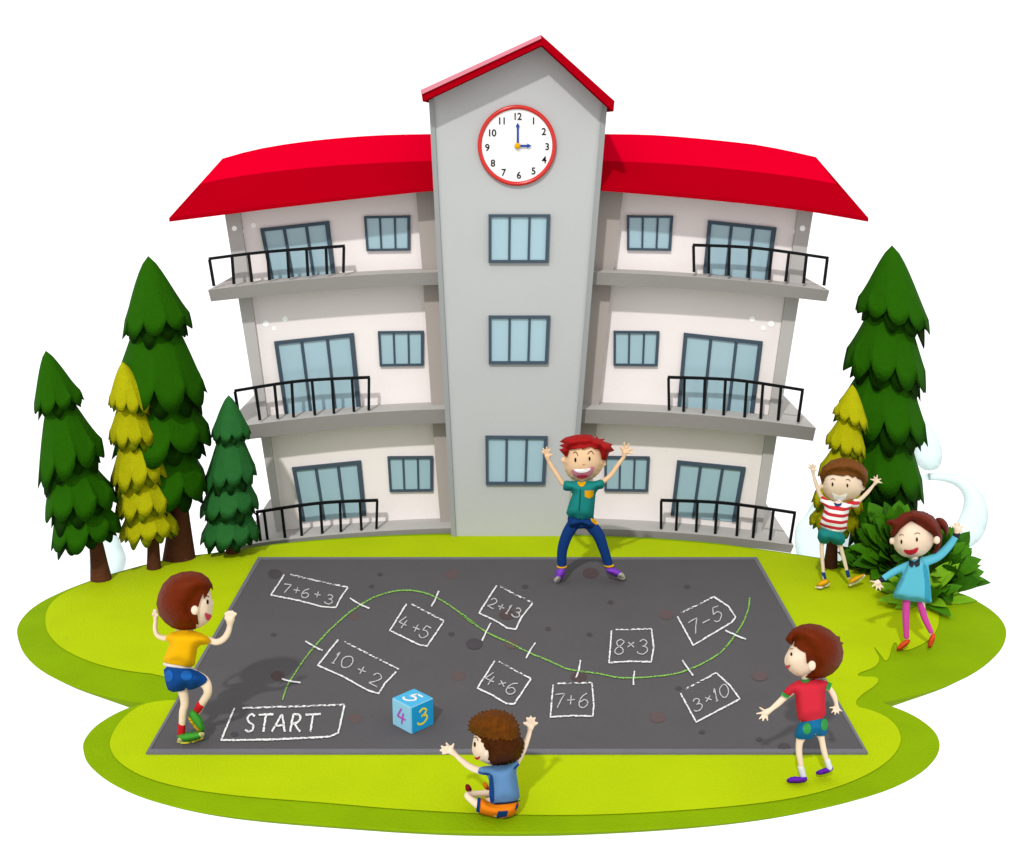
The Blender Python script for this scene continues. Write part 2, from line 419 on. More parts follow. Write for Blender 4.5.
def glyph(mb, ch, c, h, wd, ang, wpx, mi=1, slant=.12, gaps=0):
    ca, sa = math.cos(ang), math.sin(ang)
    for s_ in GL[ch]:
        pts = []
        for x, y in s_:
            X = (x-.5)*wd+(y-.5)*h*slant; Y = -(y-.5)*h
            pts.append((c[0]+X*ca-Y*sa, c[1]+X*sa+Y*ca))
        stroke(mb, pts, wpx, gaps, mi, 5, .2)
zQ = Z(260, 570, 6.4); zR = Z(460, 580, 6.064); zS = Z(600, 590, 6.0625)
SIGN = {'+': 'plus_sign', 'x': 'times_sign', '-': 'minus_sign'}
def chalk_box(label, fr, bottom, topl, glyphs, h, wd, ang, wpx=1.5, tpx=1.05, small=.62, slant=.12, m=None):
    b = fr(bottom); t = fr(topl); base = G(*b[0]); root = thing('chalk_box', label, 'chalk drawing', base, 'sums written in chalk boxes on the asphalt')
    mb = MB(); stroke(mb, b, wpx, 0, 0, 1)
    mb.build('outline', [ck], root)
    mb = MB(); stroke(mb, [(p[0], p[1]) for p in t], wpx, 0, 0, 1); mb.build('dashed_line', [ck_dash], root)
    for g_ in glyphs:
        ch, x, y = g_[:3]; w_ = g_[3] if len(g_) > 3 else wd; mb = MB()
        k = (.74 if ch == '+' else small) if ch in '+x-' else 1
        glyph(mb, ch, fr((x, y))[0], h/fr.s*k, w_/fr.s*(.5 if ch == '1' else 1)*(.9 if k < 1 else 1), ang, tpx, 0, slant)
        mb.build(SIGN.get(ch, 'digit' if ch in '0123456789' else 'letter'), [m or ck_thin], root)
    return root
o = chalk_box('long white chalk box reading START on the grey asphalt', zP, [(118, 505), (72, 615), (260, 612), (440, 603), (472, 590), (493, 495)], [(145, 505), (493, 494)],
              [('S', 172, 556, 36), ('T', 222, 556, 50), ('A', 273, 556, 48), ('R', 326, 556, 42), ('T', 383, 556, 52)], 60, 1, 0, 1.75, 2.0, m=ck)
del o['group']
r24 = R_(24)
chalk_box('chalk box with the sum 7+6+3 near the far left corner of the asphalt', zQ, [(155, 30), (70, 160), (250, 195), (400, 235), (485, 240), (515, 178), (562, 112)], [(195, 28), (400, 78), (562, 110)],
          [('7', 170, 118), ('+', 235, 128), ('6', 292, 148), ('+', 368, 155), ('3', 443, 188)], 62, 52, R_(12))
chalk_box('chalk box with the sum 10+2 above the blue number cube', zQ, [(500, 445), (370, 610), (540, 685), (690, 770), (760, 790), (800, 725), (872, 650)], [(540, 460), (890, 635)],
          [('1', 490, 562), ('0', 557, 588), ('+', 652, 640), ('2', 742, 700)], 82, 72, r24)
chalk_box('chalk box with the sum 4+5 under the top of the green curve', zP, [(705, 150), (648, 240), (750, 290), (775, 293), (832, 210)], [(722, 150), (832, 208)],
          [('4', 695, 213), ('+', 738, 232), ('5', 768, 246)], 44, 32, r24)
chalk_box('chalk box with the sum 2+13 beside the wide-legged boy', zR, [(222, 32), (115, 200), (220, 248), (290, 293), (338, 298), (370, 230), (440, 140)], [(245, 38), (330, 85), (440, 138)],
          [('2', 198, 140), ('+', 250, 163), ('1', 298, 178), ('3', 345, 198)], 60, 50, r24)
chalk_box('chalk box with the sum 4x6 right behind the curly-haired child', zR, [(210, 490), (105, 655), (200, 700), (280, 748), (328, 752), (370, 690), (430, 598)], [(235, 495), (430, 598)],
          [('4', 185, 598), ('x', 257, 626), ('6', 315, 655)], 82, 62, r24)
chalk_box('upright chalk box with the sum 7+6 below the green curve', zR, [(565, 635), (548, 830), (680, 822), (805, 825), (812, 760), (800, 622)], [(590, 627), (803, 622)],
          [('7', 602, 730), ('+', 672, 725), ('6', 750, 730)], 88, 62, 0)
chalk_box('upright chalk box with the sum 8x3 above the green curve', zS, [(70, 245), (55, 440), (180, 432), (310, 435), (325, 350), (312, 235)], [(95, 240), (312, 235)],
          [('8', 120, 345), ('x', 187, 330), ('3', 260, 345)], 90, 66, 0)
chalk_box('tilted chalk box with the sum 7-5 near the far right end of the curve', zS, [(470, 160), (565, 335), (700, 255), (800, 195), (822, 165), (780, 100), (690, 40)], [(490, 140), (690, 40)],
          [('7', 572, 220), ('-', 642, 188), ('5', 708, 145)], 86, 66, R_(-24))
chalk_box('tilted chalk box with the sum 3x10 below the right part of the curve', zS, [(488, 625), (583, 800), (720, 728), (848, 660), (790, 580), (705, 502)], [(510, 605), (705, 502)],
          [('3', 590, 695), ('x', 655, 658), ('1', 702, 635), ('0', 752, 612)], 76, 60, R_(-22))
curve = (zQ((145, 830), (170, 750), (205, 690), (270, 590), (340, 500), (440, 390), (550, 290), (640, 225), (740, 170), (850, 137), (940, 130))
         + zP((745, 107), (800, 124), (860, 160), (945, 222)) + zR((0, 205), (160, 315), (300, 380), (420, 440), (540, 490), (640, 535), (710, 550), (830, 565))
         + zS((90, 527), (180, 532), (280, 528), (420, 513), (530, 485), (640, 435), (740, 370), (820, 270), (870, 190), (900, 110), (908, 45)))
t = thing('chalk_path', 'long wavy green chalk line with white cross marks from START to the far right', 'chalk drawing', G(*curve[0]))
mb = MB(); stroke(mb, curve, 1.4, 0, 0, 5); mb.build('green_line', [ck_green], t)
for fr, a, b in ((zQ, (140, 695), (260, 720)), (zQ, (290, 455), (400, 515)), (zQ, (575, 180), (700, 245)), (zP, (815, 105), (790, 158)), (zP, (993, 215), (963, 275)),
                 (zR, (457, 380), (400, 475)), (zR, (730, 485), (703, 592)), (zS, (210, 490), (203, 575)), (zS, (500, 425), (565, 518)), (zS, (760, 245), (885, 298))):
    a, b = fr(a, b); mid = ((a[0]+b[0])/2+random.uniform(-.8, .8), (a[1]+b[1])/2+random.uniform(.3, .8)); mb = MB()
    stroke(mb, [a, mid, b], 1.5, 0, 0, 4, .25, CZ+.003); mb.build('cross_mark', [ck], t)

# ================================================================== number cube
zC0 = Z(370, 680, 5.66)
base = G(*zC0((235, 310))[0], AZ)
e = .2; yaw = R_(45)
ax = Vector((math.cos(yaw), math.sin(yaw), 0)); ay = Vector((-math.sin(yaw), math.cos(yaw), 0)); az = Vector((0, 0, 1))
cc = base+(ax+ay)*e/2+az*e/2
t = thing('number_cube', 'blue toy cube numbered 4, 3 and 5 standing on the asphalt', 'number cube', (cc.x, cc.y, AZ))
mb = MB(); h = e/2
def face(c, a, b, mi): mb.add([c-a-b, c+a-b, c+a+b, c-a+b], [(0, 1, 2, 3)], mi)
face(cc-ax*h, ay*h, az*h, 0); face(cc-ay*h, ax*h, az*h, 1); face(cc+az*h, ax*h, ay*h, 2)
face(cc+ax*h, ay*h, az*h, 1); face(cc+ay*h, ax*h, az*h, 0); face(cc-az*h, ax*h, ay*h, 2)
bx_ = mb.mesh('x'); bm = bmesh.new(); bm.from_mesh(bx_); bmesh.ops.remove_doubles(bm, verts=bm.verts, dist=1e-4)
bmesh.ops.recalc_face_normals(bm, faces=bm.faces)
bmesh.ops.bevel(bm, geom=list(bm.edges), offset=.006, segments=2, affect='EDGES'); bm.to_mesh(bx_); bm.free()
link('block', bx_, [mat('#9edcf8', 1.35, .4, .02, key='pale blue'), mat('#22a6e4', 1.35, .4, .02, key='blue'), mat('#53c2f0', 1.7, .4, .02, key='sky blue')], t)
def numeral(ch, c, X, Y, N, m, wd=.09, hh=.11, th=.013):
    mb = MB()
    for s_ in GL[ch]:
        q = spline(s_, 5) if len(s_) > 2 else s_
        q = [c+X*((x-.5)*wd+(y-.5)*.012)+Y*((y-.5)*hh) for x, y in q]
        for i, (a, b) in enumerate(zip(q, q[1:])):
            d = (b-a).normalized(); s2 = N.cross(d)*th/2; aa = a-d*th*.2; bb = b+d*th*.2; u = N*(.002+.0003*(i % 2))
            mb.add([aa-s2, aa+s2, bb+s2, bb-s2, aa-s2+u, aa+s2+u, bb+s2+u, bb-s2+u], [(0, 1, 2, 3), (4, 5, 6, 7)]+[(k, (k+1) % 4, (k+1) % 4+4, k+4) for k in range(4)])
    return mb.build('numeral', m, t)
numeral('4', cc-ax*(h+.001), -ay, az, -ax, mat('#c05cc8', 1.35, key='purple'))
numeral('3', cc-ay*(h+.001), ax, az, -ay, mat('#f7ea4c', 1.35, key='yellow'))
numeral('5', cc+az*(h+.001), -ay, -ax*-1, az, mat('#ffffff', 1.7, key='white'), .1, .11, .016)

# ================================================================== SCHOOL BUILDING
YT = G(512, 536).y; YS = YT+.12; YW = YS+.32
grey_front = mat('#cacccc', 1.36, .85, .02, 1.3, .12, .15, 'grey render', 50)
trim_m = mat('#a7abab', 1.40, .85, .02, 2, .1, .15, 'grey trim')
wall_m = mat('#f3ebe9', 1.09, .85, .02, 1.3, .12, .15, 'white render', 50)
pil_m = mat('#c6c3c0', 1.22, .85, .02, 1.5, .1, .15, 'pale grey render')
tower_shade_m = mat('#bdb3ad', 1.62, .85, .02, 1.5, .1, .15, 'taupe shade')
slab_m = mat('#c6c3bf', 1.22, .85, .03, 2, .15, .15, 'concrete')
slab_shade_m = mat('#9b9793', 1.42, .85, .03, 2, .15, .15, 'shaded concrete')
frame_m = mat('#4b5b69', 1.3, .5, .02, key='slate frame'); rail_m = mat('#17191c', 1.3, .45, .02, key='black metal')
glass_m = mat("#abccd8", 1.28, .22, .03, 2.5, 0, .5, 'blue glass')
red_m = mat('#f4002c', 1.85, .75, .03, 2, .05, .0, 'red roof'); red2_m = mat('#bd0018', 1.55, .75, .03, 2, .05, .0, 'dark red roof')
bcen = Vector((W(516, 530, YW).x, YW+1, 0))
B = thing('school_building', 'three-storey white school with grey clock gable and red roofs behind the playground', 'school', bcen)
z1 = Z(150, 20, 3.143); z2 = Z(400, 20, 3.5375); z3 = Z(590, 110, 3.143); z4 = Z(200, 280, 3.033); z5 = Z(560, 280, 3.033)
# walls
mb = MB(); mb.prism([(224, 205), (440, 183), (520, 183), (520, 538), (279.5, 540)], YW, YW+2.2); mb.build('wing_wall', wall_m, B)
mb = MB(); mb.prism([(813.5, 205), (600, 183), (516, 183), (516, 538), (760, 540)], YW+.002, YW+2.202); mb.build('wing_wall', wall_m, B)
# outer grey corner piers, inner taupe strips coloured as the tower's shade
mb = MB(); mb.prism([(223, 204), (238.5, 202), (283, 531), (280, 546), (278.5, 546)], YW-.03, YW+2.22); mb.prism([(278, 538), (289, 537), (290, 546), (279.5, 547)], YW-.028, YW+.5); mb.build('corner_pier', pil_m, B)
mb = MB(); mb.prism([(814.5, 204), (799.5, 202), (751, 537), (759, 547)], YW-.03, YW+2.22); mb.build('corner_pier', pil_m, B)
mb = MB(); mb.prism([(415.5, 186), (445, 184), (460, 536), (441.5, 536), (433, 430), (423, 280)], YW-.12, YW+.4); mb.build('shade_strip', tower_shade_m, B)
mb = MB(); mb.prism([(624, 186), (595, 184), (560, 536), (582, 536), (596, 435), (611.5, 285)], YW-.12, YW+.4); mb.build('shade_strip', tower_shade_m, B)
# floor slabs: front band in painted shade tone, then the deck in lit tone
def slab(fp, name='floor_slab'):
    mb = MB(); a = [W(u, v, YS) for u, v in fp]; b = [Vector((p.x, YW+1.2, p.z)) for p in a]; n = len(a)
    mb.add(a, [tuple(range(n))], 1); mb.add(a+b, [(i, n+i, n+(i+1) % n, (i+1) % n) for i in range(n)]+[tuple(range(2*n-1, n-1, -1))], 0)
    me = mb.mesh(name); bm = bmesh.new(); bm.from_mesh(me); bmesh.ops.remove_doubles(bm, verts=bm.verts, dist=1e-4); bmesh.ops.recalc_face_normals(bm, faces=bm.faces); bm.to_mesh(me); bm.free()
    return link(name, me, [slab_m, slab_shade_m], B)
def arc(a, m, b, n=8):
    return [((1-t)**2*a[0]+2*t*(1-t)*m[0]+t*t*b[0], (1-t)**2*a[1]+2*t*(1-t)*m[1]+t*t*b[1]) for t in (i/n for i in range(n+1))]
slab(arc((208, 290), (330, 274), (445, 272))+arc((445, 284.5), (330, 288), (211, 301.5)))
slab(arc((222, 429), (340, 411), (452, 409))+arc((452, 423), (340, 425), (225, 443)))
slab(arc((240, 545.5), (350, 530), (458, 528))+arc((458, 537), (350, 538), (243, 553)))
slab(arc((829.5, 290.5), (710, 275), (588, 272))+arc((588, 284.5), (710, 288), (826.4, 301.5)))
slab(arc((816, 428), (700, 411), (574, 409))+arc((574, 423), (700, 425), (813, 441)))
slab(arc((794, 545.5), (690, 530), (566, 528))+arc((566, 537), (690, 538), (790.8, 553)))
# tower
gab = [(429.3, 98), (541.6, 41), (607, 102), (571, 537), (452, 537)]
mb = MB(); mb.prism(gab, YT, YT+2.6); mb.build('tower_wall', grey_front, B)
mb = MB(); mb.prism([(428.8, 100), (433.6, 99), (456, 537), (451.4, 537)], YT-.02, YT+.06); mb.build('corner_trim', trim_m, B)
mb = MB(); mb.prism([(607.5, 103), (602.5, 99), (567, 537), (571.6, 537)], YT-.02, YT+.06); mb.build('corner_trim', trim_m, B)
# tower roof
mb = MB(); YR = YT-.26
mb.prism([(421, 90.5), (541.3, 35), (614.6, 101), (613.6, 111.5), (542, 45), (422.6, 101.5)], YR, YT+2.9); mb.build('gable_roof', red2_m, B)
mb = MB(); mb.prism([(420.5, 90), (541.2, 34.5), (541.3, 38.5), (421.3, 94.5)], YR-.02, YR+.05); o = mb.build('roof_highlight', mat('#e890a0', 1.3, .35, .02, key='pink highlight'), B)  # pale strip paints a highlight along the left slope
# wing roofs
def wing_roof(eave, mid, ridge, hipdir):
    YE = YW-.42; YM = YW+.16; YR2 = YW+.95; n = len(eave); mb = MB()
    E = [W(u, v, YE) for u, v in eave]; M = [W(u, v, YM) for u, v in mid]; Rg = [W(u, v, YR2) for u, v in ridge]
    for i in range(n):   # hip end runs into the end tip
        pass
    Bk = [Vector((p.x, YR2+1.25, p.z)) for p in E]; E2 = [p-Vector((0, 0, .035)) for p in E]; B2 = [p-Vector((0, 0, .035)) for p in Bk]
    rows = [E2, E, M, Rg, Bk, B2]; k = len(rows); vs = [p for r in rows for p in r]
    for r in range(k):
        s_ = (r+1) % k
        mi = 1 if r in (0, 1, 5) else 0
        mb.add([*rows[r], *rows[s_]], [(i, i+1, n+i+1, n+i) for i in range(n-1)], mi)
    for c in (0, n-1): mb.add([r[c] for r in rows], [tuple(range(k))], 1)
    me = mb.mesh('wing_roof'); bm = bmesh.new(); bm.from_mesh(me); bmesh.ops.remove_doubles(bm, verts=bm.verts, dist=1e-4); bmesh.ops.recalc_face_normals(bm, faces=bm.faces); bm.to_mesh(me); bm.free()
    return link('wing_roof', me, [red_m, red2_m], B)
def along(pts, n=12):
    q = spline(pts, 12); L = [0]
    for a, b in zip(q, q[1:]): L.append(L[-1]+math.hypot(a[0]-b[0], a[1]-b[1]))
    out = []
    for i in range(n+1):
        t = L[-1]*i/n; j = max(k for k in range(len(L)) if L[k] <= t+1e-9); j = min(j, len(q)-2); f = (t-L[j])/max(1e-9, L[j+1]-L[j])
        out.append((q[j][0]+(q[j+1][0]-q[j][0])*f, q[j][1]+(q[j+1][1]-q[j][1])*f))
    return out
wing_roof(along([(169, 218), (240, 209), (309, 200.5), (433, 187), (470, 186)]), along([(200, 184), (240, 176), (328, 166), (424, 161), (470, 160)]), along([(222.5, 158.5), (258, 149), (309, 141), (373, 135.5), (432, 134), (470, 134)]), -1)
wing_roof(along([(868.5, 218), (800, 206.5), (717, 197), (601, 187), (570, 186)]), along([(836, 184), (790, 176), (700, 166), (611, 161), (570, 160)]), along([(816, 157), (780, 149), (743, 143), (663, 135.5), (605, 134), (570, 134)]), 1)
# windows and balcony doors
def lerp2(a, b, t): return (a[0]+(b[0]-a[0])*t, a[1]+(b[1]-a[1])*t)
def window(q, Y, name, fw=3.0, label=None, bottom=True):
    TL, TR, BR, BL = q; wt = math.hypot(TR[0]-TL[0], TR[1]-TL[1]); hl = math.hypot(BL[0]-TL[0], BL[1]-TL[1])
    a = fw/wt; b = fw/hl
    def P(s, t): return lerp2(lerp2(TL, TR, s), lerp2(BL, BR, s), t)
    mb = MB(); y0 = Y-.035; y1 = Y+.05
    bb = b if bottom else 0
    mb.prism([P(0, 0), P(1, 0), P(1, b), P(0, b)], y0, y1)
    if bottom: mb.prism([P(0, 1-b), P(1, 1-b), P(1, 1), P(0, 1)], y0, y1)
    mb.prism([P(0, b), P(a, b), P(a, 1-bb), P(0, 1-bb)], y0+.001, y1); mb.prism([P(1-a*1.25, b), P(1, b), P(1, 1-bb), P(1-a*1.25, 1-bb)], y0+.001, y1)
    for m in (1/3+.01, 2/3): mb.prism([P(m-a*.42, b), P(m+a*.42, b), P(m+a*.42, 1-bb), P(m-a*.42, 1-bb)], y0+.008, y1)
    f = mb.build(name, frame_m, B)
    for i, (s0, s1) in enumerate(((a, 1/3+.01-a*.42), (1/3+.01+a*.42, 2/3-a*.42), (2/3+a*.42, 1-a*1.25))):
        m2 = MB(); m2.prism([P(s0, b), P(s1, b), P(s1, 1-bb), P(s0, 1-bb)], y0+.022, y1+.01); m2.build('pane', glass_m, f)
    return f
for q in ([(488.5, 214.5), (550.3, 214.5), (548.5, 263), (488.5, 263)], [(488.5, 316), (550.3, 316), (548, 364.3), (488.7, 364.3)], [(485.3, 436.3), (547.6, 436.8), (545, 485), (485.8, 485)]): window(q, YT, 'window', 2.8)
for q in ([(363.8, 216.3), (410, 215.6), (410, 250.6), (366.4, 251.3)], [(377.7, 331.6), (423.5, 331.2), (423.5, 366), (379.7, 366.6)], [(387.3, 457), (432.8, 456.6), (432.8, 491.6), (389.6, 492.2)],
          [(627.2, 215.4), (673.4, 215.8), (671, 251), (627.2, 250.3)], [(613.7, 331.2), (659.6, 331.6), (657.5, 366.5), (613.7, 366)], [(604.5, 456.6), (650, 457.2), (648, 492), (604.5, 491.5)]): window(q, YW, 'window', 2.2)
for q in ([(259.8, 228.6), (328.8, 221), (335, 273), (270.5, 281)], [(273.9, 341.8), (353.3, 333.4), (360.6, 409), (285, 418)], [(291.7, 468), (360.6, 461), (366, 516), (302, 522)],
          [(708.6, 220.4), (776.8, 227.6), (769, 281), (703.5, 273)], [(684.3, 333.2), (763, 341.8), (753.5, 418), (677.5, 409)], [(677.6, 461), (746, 467.8), (736, 522), (671, 516)]): window(q, YW, 'balcony_door', 3.4, bottom=False)
# railings
def railing(top, tx, bt):
    YRL = YS+.07; mb = MB(); q = along(top, 16); r = .0135
    P = [W(u, v, YRL) for u, v in q]
    for i, (a, b) in enumerate(zip(P, P[1:])): mb.bar(a, b+(b-a).normalized()*.004, r, mi=0)
    o = mb.build('railing', rail_m, B)
    for (xt, xb) in tx:
        t = (xt-top[0][0])/(top[-1][0]-top[0][0]); j = min(range(len(q)), key=lambda k: abs(q[k][0]-xt)); yt = np.interp(xt, [a[0] for a in q], [a[1] for a in q]) if q[0][0] < q[-1][0] else 0
        yb = bt[0][1]+(bt[1][1]-bt[0][1])*(xb-bt[0][0])/(bt[1][0]-bt[0][0])
        m2 = MB(); m2.bar(W(xt, yt+.8, YRL), W(xb, yb+3.5, YRL), r*.92); m2.build('baluster', rail_m, o)
railing([(208.9, 258.8), (265, 252), (344.4, 246)], [(209.5, 214), (232, 234), (248.5, 252), (267.5, 269.5), (287.5, 289), (306.5, 308), (326, 327), (343.9, 343.4)], [(214, 282.5), (343.4, 269)])
railing([(234.6, 390.8), (300, 381), (369.5, 377.3)], [(235, 240), (255.5, 260), (274.5, 277.8), (291.7, 293.6), (312, 315), (332, 334), (352, 354), (369, 368.8)], [(240, 418.5), (368.8, 406.5)])
railing([(256, 512), (320, 503), (377.7, 500.2)], [(257, 261), (264, 268), (281.8, 285.5), (299.6, 302), (320.3, 322.5), (340, 341), (360, 361.5), (377.2, 376.5)], [(264, 540), (376.5, 525)])
railing([(692.8, 245), (755, 248), (828, 258)], [(693.5, 694), (709, 708.5), (729.5, 728.5), (749.5, 748.5), (771.5, 769), (789, 785.5), (806.5, 803.5), (827.3, 823.9)], [(693.4, 268.5), (823.9, 282)])
railing([(667.8, 377.2), (735, 380), (803.3, 390)], [(668.5, 669), (684.5, 683.5), (705, 703.5), (725.5, 723.5), (747, 744.5), (763, 760.5), (781, 778), (802.5, 798)], [(669, 406.5), (798, 418.5)])
railing([(660.6, 500.2), (725, 503), (795.4, 512.8)], [(661.2, 661), (677.5, 676), (697.5, 696), (717, 715), (738.5, 736.5), (756, 752.5), (773.5, 769.5), (794.7, 789.5)], [(661, 525), (789.5, 542.5)])
# painted white highlights on the walls
wh = mat('#ffffff', .95, .6, .01, key='white')
for (u, v), r in [(z1((265, 655))[0], 2.6), (z1((290, 665))[0], 2), (z1((325, 645))[0], 2.5), (z4((200, 132))[0], 3), (z4((225, 147))[0], 2), (z4((258, 118))[0], 2.7),
                  (z3((645, 382))[0], 2.2), (z3((668, 372))[0], 2.8), (z3((510, 657))[0], 2.8), (z3((545, 686))[0], 2.2), (z3((570, 672))[0], 3)]:
    mb = MB(); pier = u < 240.2 or u > 799; mb.prism(ell(u, v, r, r, 14), YW-(.034 if pier else .004), YW+.02); mb.build('highlight_spot', wh, B)

# ================================================================== CLOCK
zK = Z(470, 100, 8.937)
cu, cv = zK((420, 408))[0]; cc = W(cu, cv, YT); kk = PX(cc)
C = thing('wall_clock', 'round white clock with red rim showing three on the grey gable', 'clock', (cc.x, YT, cc.z))
def lathe(mb, prof, c, n=72, mi=0):
    for i in range(n):
        a0 = 2*math.pi*i/n; a1 = 2*math.pi*(i+1)/n
        for (r0, y0), (r1, y1) in zip(prof, prof[1:]):
            vs = [Vector((c.x+r*math.cos(a), c.y-y, c.z+r*math.sin(a))) for r, y, a in ((r0, y0, a0), (r1, y1, a0), (r1, y1, a1), (r0, y0, a1))]
            mb.add(vs, [(0, 1, 2, 3)], mi)
R0 = 352/8.937*kk; R1 = 316/8.937*kk
mb = MB(); lathe(mb, [(R0, .0), (R0, .03), (R0-.008, .042), (R0-.5*(R0-R1), .046), (R1+.006, .04), (R1, .03), (R1-.003, .012)], cc)
o = link('rim', clean(mb.v, mb.f, 'rim'), mat('#ea1c0c', 1.5, .25, .02, key='red enamel', spec=.5), C, True)
mb = MB(); lathe(mb, [(R1+.004, .02), (0.0001, .02)], cc); link('dial', clean(mb.v, mb.f, 'dial'), mat('#ffffff', 1.2, .5, .0, key='dial white'), C)
blk = mat('#0c0c0c', 1.3, .6, .0, key='black')
for s_, x, y in (('12', 423, 150), ('1', 568, 190), ('2', 660, 285), ('3', 690, 420), ('4', 663, 537), ('5', 568, 637), ('6', 437, 675), ('7', 300, 650), ('8', 205, 567), ('9', 155, 428), ('10', 195, 297), ('11', 285, 190)):
    cu_ = bpy.data.curves.new('t', 'FONT'); cu_.body = s_; cu_.size = .088; cu_.align_x = 'CENTER'; cu_.align_y = 'CENTER'; cu_.extrude = .002; cu_.offset = .0011; cu_.space_character = .92
    to = bpy.data.objects.new('t', cu_); COL.objects.link(to); dg = bpy.context.evaluated_depsgraph_get(); dg.update()
    me = bpy.data.meshes.new_from_object(to.evaluated_get(dg)); bpy.data.objects.remove(to)
    p = W(*zK((x, y))[0], YT-.024); me.transform(Matrix.Translation(p) @ Matrix.Rotation(math.pi/2, 4, 'X')); me.materials.clear()
    link('numeral', me, blk, C)
hb = mat('#1f4aa8', 1.3, .4, .02, key='blue hand')
mb = MB(); mb.prism(zK((418, 410), (419, 240), (408, 238), (427, 203), (446, 238), (436, 240), (436, 410)), YT-.034, YT-.028); mb.build('minute_hand', hb, C)
mb = MB(); mb.prism(zK((425, 400), (512, 401), (510, 388), (550, 409), (510, 432), (512, 420), (425, 420)), YT-.042, YT-.036); mb.build('hour_hand', hb, C)
mb = MB(); lathe(mb, [(.027, .03), (.027, .045), (.02, .055), (.0001, .059)], W(*zK((424, 410))[0], YT), 24); link('hub', clean(mb.v, mb.f, 'hub'), mat('#f2b705', 1.3, .3, .02, key='gold'), C, True)

# ================================================================== TREES
def tree(label, base_px, apex, tiers, trunk, cols, nl=10, lob=.12, lean_y=.0):
    """tiers: (left tip, right tip, top centre) in picture coordinates; each is a round skirt of drooping boughs"""
    gb = G(*base_px); Yb = gb.y
    t = thing('fir_tree' if 'yellow' not in label else 'yellow_fir_tree', label, 'tree', (gb.x, gb.y, 0), 'conical trees round the school')
    (tb, tt) = trunk; mb = MB(); n = 14
    rings = []
    for f in (0, .25, .5, .75, 1):
        l = lerp2(tb[0], tt[0], f); r = lerp2(tb[1], tt[1], f); a = W(*l, Yb); b = W(*r, Yb); c = (a+b)/2; rr = (b-a).length/2*(1.0+.12*(1-f)**3)
        rings.append([c+Vector((math.cos(2*math.pi*i/n)*rr*(1+.05*math.sin(5*i+f*4)), math.sin(2*math.pi*i/n)*rr, 0)) for i in range(n)])
    rings.insert(0, [p-Vector((0, 0, .3)) for p in rings[0]])
    mb.add([p for r in rings for p in r], [(k*n+i, k*n+(i+1) % n, (k+1)*n+(i+1) % n, (k+1)*n+i) for k in range(len(rings)-1) for i in range(n)])
    mb.build('trunk', mat(cols[2], 1.3, .9, .25, 6, .8, .1, 'bark', 30), t, True)
    mb = MB(); N = nl*10; rnd = random.Random(len(label)*7+int(base_px[0]))
    ph0 = rnd.uniform(0, 6)
    def skirt(topc, L, Rt, mi, rs, droop, ph, seg=8):
        a = W(*L, Yb); b = W(*Rt, Yb); c = (a+b)/2; Rr = abs(b.x-a.x)/2*rs; tp = W(*topc, Yb); tilt = (b.z-a.z)/max(.01, (b.x-a.x))
        H = tp.z-c.z; vs = []
        amp = [rnd.uniform(.75, 1.25) for _ in range(nl)]
        for k in range(seg+1):
            s = k/seg
            for i in range(N):
                th = 2*math.pi*i/N+ph; li = (i//10) % nl; x = (i % 10)/10; lo = math.sin(math.pi*x)**.7*amp[li]
                g = s**.78; rad = Rr*g*(1+.045*lo*s) * (1-.02*(1-lo)*s)
                z = tp.z-H*(s**1.08)+tilt*rad*math.cos(th)*s - droop*H*(lo-.75)*s**3.0
                cxx = tp.x+(c.x-tp.x)*s; vs.append(Vector((cxx+rad*math.cos(th), Yb+rad*math.sin(th), z)))
        base = len(vs)
        for i in range(N):          # underside, tucked up towards the stem
            th = 2*math.pi*i/N+ph; rad = Rr*.5; vs.append(Vector((c.x+rad*math.cos(th), Yb+rad*math.sin(th), c.z+H*.16)))
        vs.append(Vector((c.x, Yb, c.z+H*.3)))
        fs = [(k*N+i, k*N+(i+1) % N, (k+1)*N+(i+1) % N, (k+1)*N+i) for k in range(seg) for i in range(N)]
        fs += [(seg*N+i, seg*N+(i+1) % N, base+(i+1) % N, base+i) for i in range(N)]+[(base+i, base+(i+1) % N, base+N) for i in range(N)]
        mb.add(vs, fs, mi)
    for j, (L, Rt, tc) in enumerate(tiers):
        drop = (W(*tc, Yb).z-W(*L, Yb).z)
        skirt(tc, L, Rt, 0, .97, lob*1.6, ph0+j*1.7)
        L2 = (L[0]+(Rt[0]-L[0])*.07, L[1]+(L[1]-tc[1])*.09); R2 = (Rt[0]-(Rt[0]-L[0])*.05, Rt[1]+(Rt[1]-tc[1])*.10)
        skirt((tc[0], tc[1]+5), L2, R2, 1, .93, lob*2.0, ph0+j*1.7+.45)  # darker skirt paints the shade beneath each tier
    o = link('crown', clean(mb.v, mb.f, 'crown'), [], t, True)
    # keep the leaf tone and its painted shade tone: rebuild with material indices
    me = mb.mesh('crown'); o.data = me
    for p in me.polygons: p.use_smooth = True
    me.transform(Matrix.Translation(-origin(t)))
    me.materials.append(mat(cols[0], 1.5, .8, .07, 14, .5, .04, 'fir green', 60)); me.materials.append(mat(cols[1], 1.4, .85, .07, 14, .5, .04, 'shaded fir green', 60))
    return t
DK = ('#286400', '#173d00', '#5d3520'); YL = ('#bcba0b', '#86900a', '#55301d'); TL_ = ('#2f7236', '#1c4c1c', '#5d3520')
zT1 = Z(20, 340, 3.396); zT2 = Z(100, 250, 2.7375); zT5 = Z(820, 240, 3.859); zE = Z(800, 450, 6.064)
def tr(z, *t): return [tuple(z(a, b, c)) for a, b, c in t]
tree('dark green fir at the far left edge, its crown tipping left', (101, 579), None,
     tr(zT1, ((52, 235), (214, 205), (88, 36)), ((68, 470), (282, 385), (118, 130)), ((92, 600), (325, 545), (140, 300)), ((112, 700), (338, 640), (165, 430)))[::1],
     (zT1((246, 812), (306, 800)), zT1((232, 650), (268, 640))), DK, 9, .13)
